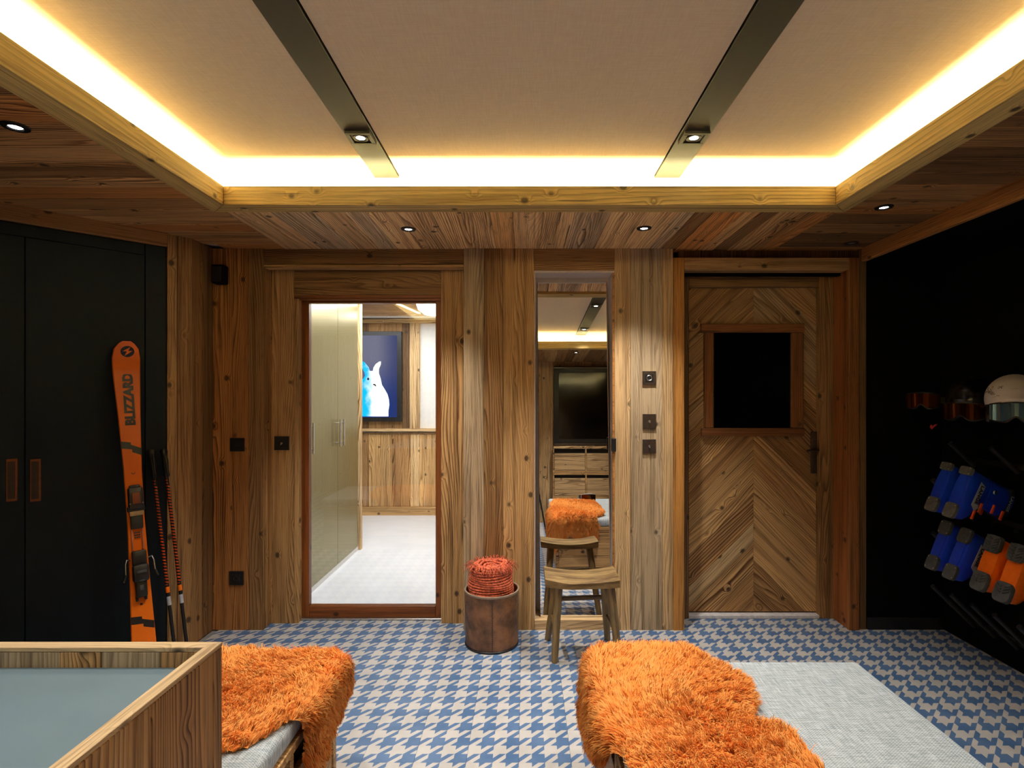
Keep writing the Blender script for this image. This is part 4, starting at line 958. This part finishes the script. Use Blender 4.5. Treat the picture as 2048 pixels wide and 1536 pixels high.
# ---- ski boots
def sect(z, xa, xb, hy, n=24, sq=2.6, tilt=0.0):
    c, hx = (xa+xb)/2, (xb-xa)/2; out = []
    for k in range(n):
        a = 2*math.pi*k/n; ca, sa = math.cos(a), math.sin(a)
        x_ = c+hx*math.copysign(abs(ca)**(2/sq), ca); w = hy*(1-.18*max(0, (x_-.02))/.13) if False else hy
        out.append((x_, w*math.copysign(abs(sa)**(2/sq), sa), z+tilt*x_))
    return out
def boot(name, pos, axis, toe, lab, shell, pad, style, group):
    up = -Vector(axis).normalized(); tx = Vector(toe); tx = (tx-up*tx.dot(up)).normalized(); ty = up.cross(tx)
    M = Matrix((tx, ty, up)).transposed().to_4x4(); M.translation = Vector(pos)
    t = tag(put(name, None, M), lab, 'ski boot', group)
    put('shell', autosmooth(mesh_of(loft_bm([sect(.0, -.118, .126, .036), sect(.012, -.126, .134, .044), sect(.035, -.128, .138, .049), sect(.060, -.126, .134, .049), sect(.080, -.124, .112, .047), sect(.10, -.122, .070, .045), sect(.125, -.118, .035, .044), sect(.16, -.112, .020, .045), sect(.20, -.108, .022, .047)]), shell), 45), M, t)
    put('cuff', autosmooth(mesh_of(loft_bm([sect(.118, -.120, .030, .047), sect(.15, -.118, .030, .049), sect(.19, -.114, .034, .050), sect(.235, -.112, .046, .051), sect(.262, -.112, .054, .052), sect(.268, -.106, .048, .048), sect(.255, -.098, .040, .046)]), shell), 45), M, t)
    put('liner', autosmooth(mesh_of(loft_bm([sect(.24, -.100, .042, .047), sect(.275, -.100, .044, .047), sect(.279, -.094, .038, .042), sect(.262, -.086, .03, .036)]), BLACK), 45), M, t)
    if style == 'lug':
        hp_, tp = [(-.138, -.045)], [(.045, .148)]
        for nm, a_, b_ in (('heel_pad', -.136, -.050), ('toe_pad', .050, .146)):
            put(nm, autosmooth(mesh_of(loft_bm([sect(-.016, a_+.003, b_-.003, .036, 20, 4), sect(-.012, a_, b_, .038, 20, 4), sect(.006, a_, b_, .038, 20, 4)]), pad), 40), M, t)
            b = bmesh.new()
            for k in range(5):
                for sg in (-1, 1):
                    xk = a_+.014+k*.0145
                    if nm == 'toe_pad' and k > 2: continue
                    box_bm(.007, .030, .006, .001, b, Matrix.Translation((xk, sg*.018, -.018)) @ Matrix.Rotation(sg*.55, 4, 'Z'))
            put('tread', mesh_of(b, pad), M, t)
    else:
        for nm, a_, b_ in (('heel_pad', -.134, -.055 if style == 'dark' else -.09), ('toe_pad', .066, .146)):
            pp = put(nm, autosmooth(mesh_of(loft_bm([sect(-.012, a_, b_, .033, 20, 5), sect(.004, a_, b_, .035, 20, 5)]), pad), 40), M, t)
            for sx_ in (-1, 1):
                for sy_ in (-1, 1):
                    part_boxes('screw', [((a_+b_)/2+sx_*(b_-a_)*.34, sy_*.024, -.013, .005, .005, .002, .0008)], STEEL, pp, M)
        put('sole_bridge', autosmooth(mesh_of(loft_bm([sect(-.006, -.092, .07, .020, 20, 4), sect(.004, -.094, .072, .026, 20, 4)]), shell), 40), M, t)
    for k, (bx_, bz_, ang) in enumerate(((.10, .075, .2), (.055, .098, .5), (.036, .165, 1.2), (.048, .225, 1.2))):
        bk = part_boxes('buckle', [(bx_-.012, .049 if k < 2 else .052, bz_, .050, .008, .014, .003)], ORANGEBUCKLE, t, M)
        part_boxes('buckle', [(bx_-.012, -.049 if k < 2 else -.052, bz_, .050, .008, .014, .003)], ORANGEBUCKLE, t, M)
    part_boxes('power_strap', [(-.03, 0, .243, .163, .1075, .024, .012)], BLACK, t, M)
    lathe('pivot', [(0, .005), (.010, .004), (.012, 0)], STEEL, M @ Matrix.Translation((-.06, .049, .145)) @ Matrix.Rotation(-math.pi/2, 4, 'X'), t, 16)
    lathe('pivot', [(0, .005), (.010, .004), (.012, 0)], STEEL, M @ Matrix.Translation((-.06, -.049, .145)) @ Matrix.Rotation(math.pi/2, 4, 'X'), t, 16)
    if style != 'lug':
        for sg in (-1, 1):
            Ms = M @ Matrix.Translation((-.005, sg*.0505, .062)) @ Matrix.Rotation(math.pi/2 if sg < 0 else -math.pi/2, 4, 'X')
            if sg > 0: Ms = Ms @ Matrix.Rotation(math.pi, 4, 'Z')
            prism('side_badge', [(-.075, -.016), (.05, -.022), (.075, .006), (.055, .022), (.02, .010), (-.06, .016)] , .0015, Ms, PRINT, t)
            put('side_lettering', text_mesh('LANGE', .026, BLACK, .0006, .0008, 1.2), Ms @ Matrix.Translation((-.01, .0, .0022)), t)
            Mt = M @ Matrix.Translation((-.035, sg*.0542, .243)) @ Matrix.Rotation(math.pi/2 if sg < 0 else -math.pi/2, 4, 'X')
            if sg > 0: Mt = Mt @ Matrix.Rotation(math.pi, 4, 'Z')
            put('strap_lettering', text_mesh('LANGE', .022, PRINT, .0006, .0006, 1.2), Mt, t)
    return t
AX = (-.92, -.12, .38); TO = (-.20, 0, -.98)
gB = 'blue ski boots on the rack'
GREYPAD = plain('grey_sole', (.10, .095, .085), .7, var=.3)
boot('ski_boot', (2.232, 2.925, .935), AX, TO, 'blue ski boot with grey sole, upper rack row, beside the wall', BOOTBLUE, GREYPAD, 'plain', gB)
boot('ski_boot', (2.228, 2.792, .930), (-.92, -.13, .38), (-.36, .0, -.93), 'blue ski boot with grey sole, upper rack row, nearer one', BOOTBLUE, GREYPAD, 'plain', gB)
boot('ski_boot', (2.232, 2.925, .620), AX, TO, 'blue ski boot with black sole pads, lower row, beside the wall', BOOTBLUE, RUBBER, 'dark', gB)
boot('ski_boot', (2.228, 2.792, .612), (-.92, -.13, .38), (-.36, .0, -.93), 'blue ski boot with black sole pads, lower row, beside the orange boots', BOOTBLUE, RUBBER, 'dark', gB)
boot('ski_boot', (2.226, 2.615, .618), (-.92, -.15, .36), (-.24, 0, -.97), 'orange ski boot with lugged grey soles, next to the blue boots', BOOTORANGE, RUBBER, 'lug', 'orange ski boots on the rack')
boot('ski_boot', (2.226, 2.488, .610), (-.92, -.15, .36), (-.24, 0, -.97), 'orange ski boot with lugged grey soles, at the frame edge', BOOTORANGE, RUBBER, 'lug', 'orange ski boots on the rack')

# ---- helmets and goggles
def goggles_parts(t, M, lensmat, framemat, strapmat, strap=True, R_=.105):
    """lens faces local +x, built on a cylinder of radius R_ about local z"""
    def band(name, a0, a1, r0, r1, zf0, zf1, mat, n=20):
        b = bmesh.new(); rows = []
        for k in range(n+1):
            a = a0+(a1-a0)*k/n; z0, z1 = zf0(a), zf1(a)
            rows.append([b.verts.new((r*math.cos(a), r*1.0*math.sin(a), z)) for r, z in ((r0, z0), (r1, z0), (r1, z1), (r0, z1))])
        for p, q in zip(rows, rows[1:]):
            for k in range(4): b.faces.new((p[k], p[(k+1) % 4], q[(k+1) % 4], q[k]))
        b.faces.new(rows[0]); b.faces.new(rows[-1]); return put(name, autosmooth(mesh_of(b, mat), 40), M, t)
    nose = lambda a: -.045+.028*math.exp(-(a/.22)**2)+.02*(abs(a)/1.0)**3
    top = lambda a: .040-.012*(abs(a)/1.0)**2
    band('goggle_frame', -.98, .98, R_-.012, R_+.010, lambda a: nose(a)-.008, lambda a: top(a)+.008, framemat)
    band('goggle_lens', -.88, .88, R_+.006, R_+.018, nose, top, lensmat)
    if strap: band('goggle_strap', .97, 2*math.pi-.97, R_-.002, R_+.002, lambda a: -.018, lambda a: .018, strapmat, 36)
def helmet(name, pos, yaw, lab, shell, lensmat, framemat, strapmat):
    M = Matrix.Translation(pos) @ Matrix.Rotation(yaw, 4, 'Z'); t = tag(put(name, None, M), lab, 'helmet', 'helmets on the rack pegs')
    rings = []
    n = 40
    for j in range(12):
        ph = math.radians(-14+j*(104/11)); ring = []
        for k in range(n):
            a = 2*math.pi*k/n; ex, ey, ez = .135, .110, .118
            z_ = ez*math.sin(ph); rr = math.cos(ph)
            lift = .018*math.exp(-((a if a < math.pi else a-2*math.pi)/.9)**2)*(1 if j < 4 else .0)*(1-j/4)
            ring.append((ex*rr*math.cos(a)+(.012 if j < 2 and math.cos(a) > .6 else 0), ey*rr*math.sin(a), z_+lift-.028*max(0, -math.cos(a))*(1 if j == 0 else 0)))
        rings.append(ring)
    put('shell', autosmooth(mesh_of(loft_bm(rings, False, True), shell), 50), M, t)
    put('brim', autosmooth(mesh_of(loft_bm([[(p[0]*1.012, p[1]*1.012, p[2]) for p in rings[0]], [(p[0]*1.014, p[1]*1.014, p[2]-.011) for p in rings[0]], [(p[0]*.90, p[1]*.90, p[2]-.011) for p in rings[0]], [(p[0]*.90, p[1]*.90, p[2]+.004) for p in rings[0]]], False, False), BLACK), 40), M, t)
    put('padding', autosmooth(mesh_of(loft_bm([[(p[0]*.9, p[1]*.9, p[2]-.01) for p in rings[0]], [(p[0]*.86, p[1]*.86, p[2]+.06) for p in rings[0]]], True, True), BLACK), 40), M, t)
    for sg in (-1, 1):
        put('ear_pad', autosmooth(mesh_of(box_bm(.075, .022, .085, .010, None, Matrix.Translation((-.02, sg*.092, -.068)), 3), BLACK), 50), M, t)
    b = bmesh.new()
    for k in range(3):
        box_bm(.05, .008, .004, .001, b, Matrix.Translation((-.005-.0*k, -.032+.032*k, .1165-.005*abs(k-1))))
    put('vents', mesh_of(b, BLACK), M, t)
    goggles_parts(t, M @ Matrix.Translation((.030, 0, -.058)), lensmat, framemat, strapmat, True, .100)
    return M, t
yw = math.atan2(-.9, -.75)
Mw, tw = helmet('ski_helmet', (2.30, 2.555, 1.405), yw, 'white ski helmet with mirrored blue goggles at the right frame edge', HELMETWHITE, LENSBLUE, BLACK, BLACK)
b = bmesh.new()
for k in range(14):      # grey floral scroll on the side of the shell
    a = -1.25+.06*k+random.uniform(-.03, .03); ph = random.uniform(.05, .5)
    pts = []
    for q in range(6):
        aa, pp = a+.05*math.cos(q*.9+k), ph+.05*math.sin(q*.9+k); pts.append((.1362*math.cos(pp)*math.cos(aa), .111*math.cos(pp)*math.sin(aa), .119*math.sin(pp)))
    tube_bm(pts, .0011, 4, b)
put('scroll_print', mesh_of(b, plain('taupe_print', lin(120,100,84), .7)), Mw, tw)
helmet('ski_helmet', (2.33, 2.83, 1.40), math.atan2(-.5, -.85), 'black ski helmet with amber goggles on the middle upper peg', plain('black_shell', (.006, .006, .006), .25), LENSDARK, BLACK, BLACK)
Mg = Matrix.Translation((2.31, 3.13, 1.395)) @ Matrix.Rotation(math.atan2(-.62, -.8), 4, 'Z')
tg = tag(put('ski_goggles', None, Mg), 'orange lens goggles with olive strap hanging on the farthest upper peg', 'goggles', 'ski goggles'); goggles_parts(tg, Mg, LENSORANGE, BLACK, OLIVE, True, .088)
tag(prism('red_tag', [(-.018, -.004), (-.008, -.016), (0, -.006), (.018, .014), (.006, .012), (-.004, .004), (-.012, .012)], .003, frame((2.305, 3.068, 1.247), (.8, -.6, 0), (0, 0, 1)), RED), 'tiny red tag hanging under the orange goggles', 'tag')

# ---- seen in the mirror: television, drawers, tripod, goggles on the bench
tv = tag(empty('television', (1.1, YF+.06, 1.1)), 'large dark flat television on the wall behind the camera, seen in the mirror', 'television')
block('case', (.40, YF+.006, 1.10), (1.90, YF+.056, 2.24), BLACK, tv, bev=.004); block('screen', (.475, YF+.056, 1.19), (1.83, YF+.059, 2.15), SCREENOFF, tv, bev=0)
for z_ in (1.112, 2.215): block('edge_line', (.40, YF+.056, z_), (1.90, YF+.060, z_+.006), STEEL, tv, bev=0)
dc = tag(empty('drawer_cabinet', (1.1, YF+.2, 0)), 'wooden drawer cabinet under the television, seen in the mirror', 'cabinet')
block('carcass', (.40, YF+.006, .0), (1.92, YF+.10, 1.05), plain('carcass_shade', (.012, .008, .005), .9), dc, bev=0)  # near-black colour stands for shade in the gaps above the drawers
block('top', (.39, YF+.006, 1.05), (1.93, YF+.13, 1.09), WOOD, dc, color=T_TAN); block('base', (.40, YF+.10, 0), (1.92, YF+.12, .06), WOOD, dc, color=T_MID)
for k in range(4): block('divider', (.38+k*.46, YF+.10, .06), (.402+k*.46, YF+.122, 1.05), WOOD, dc, color=T_MID)
for z_ in (.68, .33): block('rail', (.402, YF+.10, z_), (1.76, YF+.118, z_+.06), WOOD, dc, color=T_MID)
for z0_, z1_ in ((.745, .985), (.395, .635), (.065, .285)):
    for k in range(3): block('drawer', (.405+k*.46, YF+.095, z0_), (.837+k*.46, YF+.116, z1_), WOOD, dc, color=shade(T_TAN, random.uniform(.85, 1)))
tp_ = tag(empty('tripod', (0, 0, 0)), 'black tripod legs seen at the left edge of the mirror', 'tripod')
for fx, fy in ((.25, .19), (-.36, .10), (.06, -.42)):
    g_ = tube('leg', [(fx*.06, fy*.06, 1.18), (fx*.55, fy*.55, .62), (fx, fy, .012)], [.014, .012, .009], BLACK, tp_, 10)
    lathe('foot', [(0, 0), (.014, .002), (.014, .02), (.009, .03)], RUBBER, Matrix.Translation((fx, fy, 0)), g_, 12)
lathe('collar', [(0, 1.14), (.035, 1.15), (.04, 1.19), (.03, 1.22), (.015, 1.24), (0, 1.24)], BLACK, None, tp_, 20)
Mg = Matrix.Translation((.68, .62, .475+.052)) @ Matrix.Rotation(math.radians(80), 4, 'Z')
tg = tag(put('ski_goggles', None, Mg), 'black goggles with white rim lying on the right bench, seen in the mirror', 'goggles', 'ski goggles'); goggles_parts(tg, Mg, LENSDARK, WHITE, BLACK, True, .088)
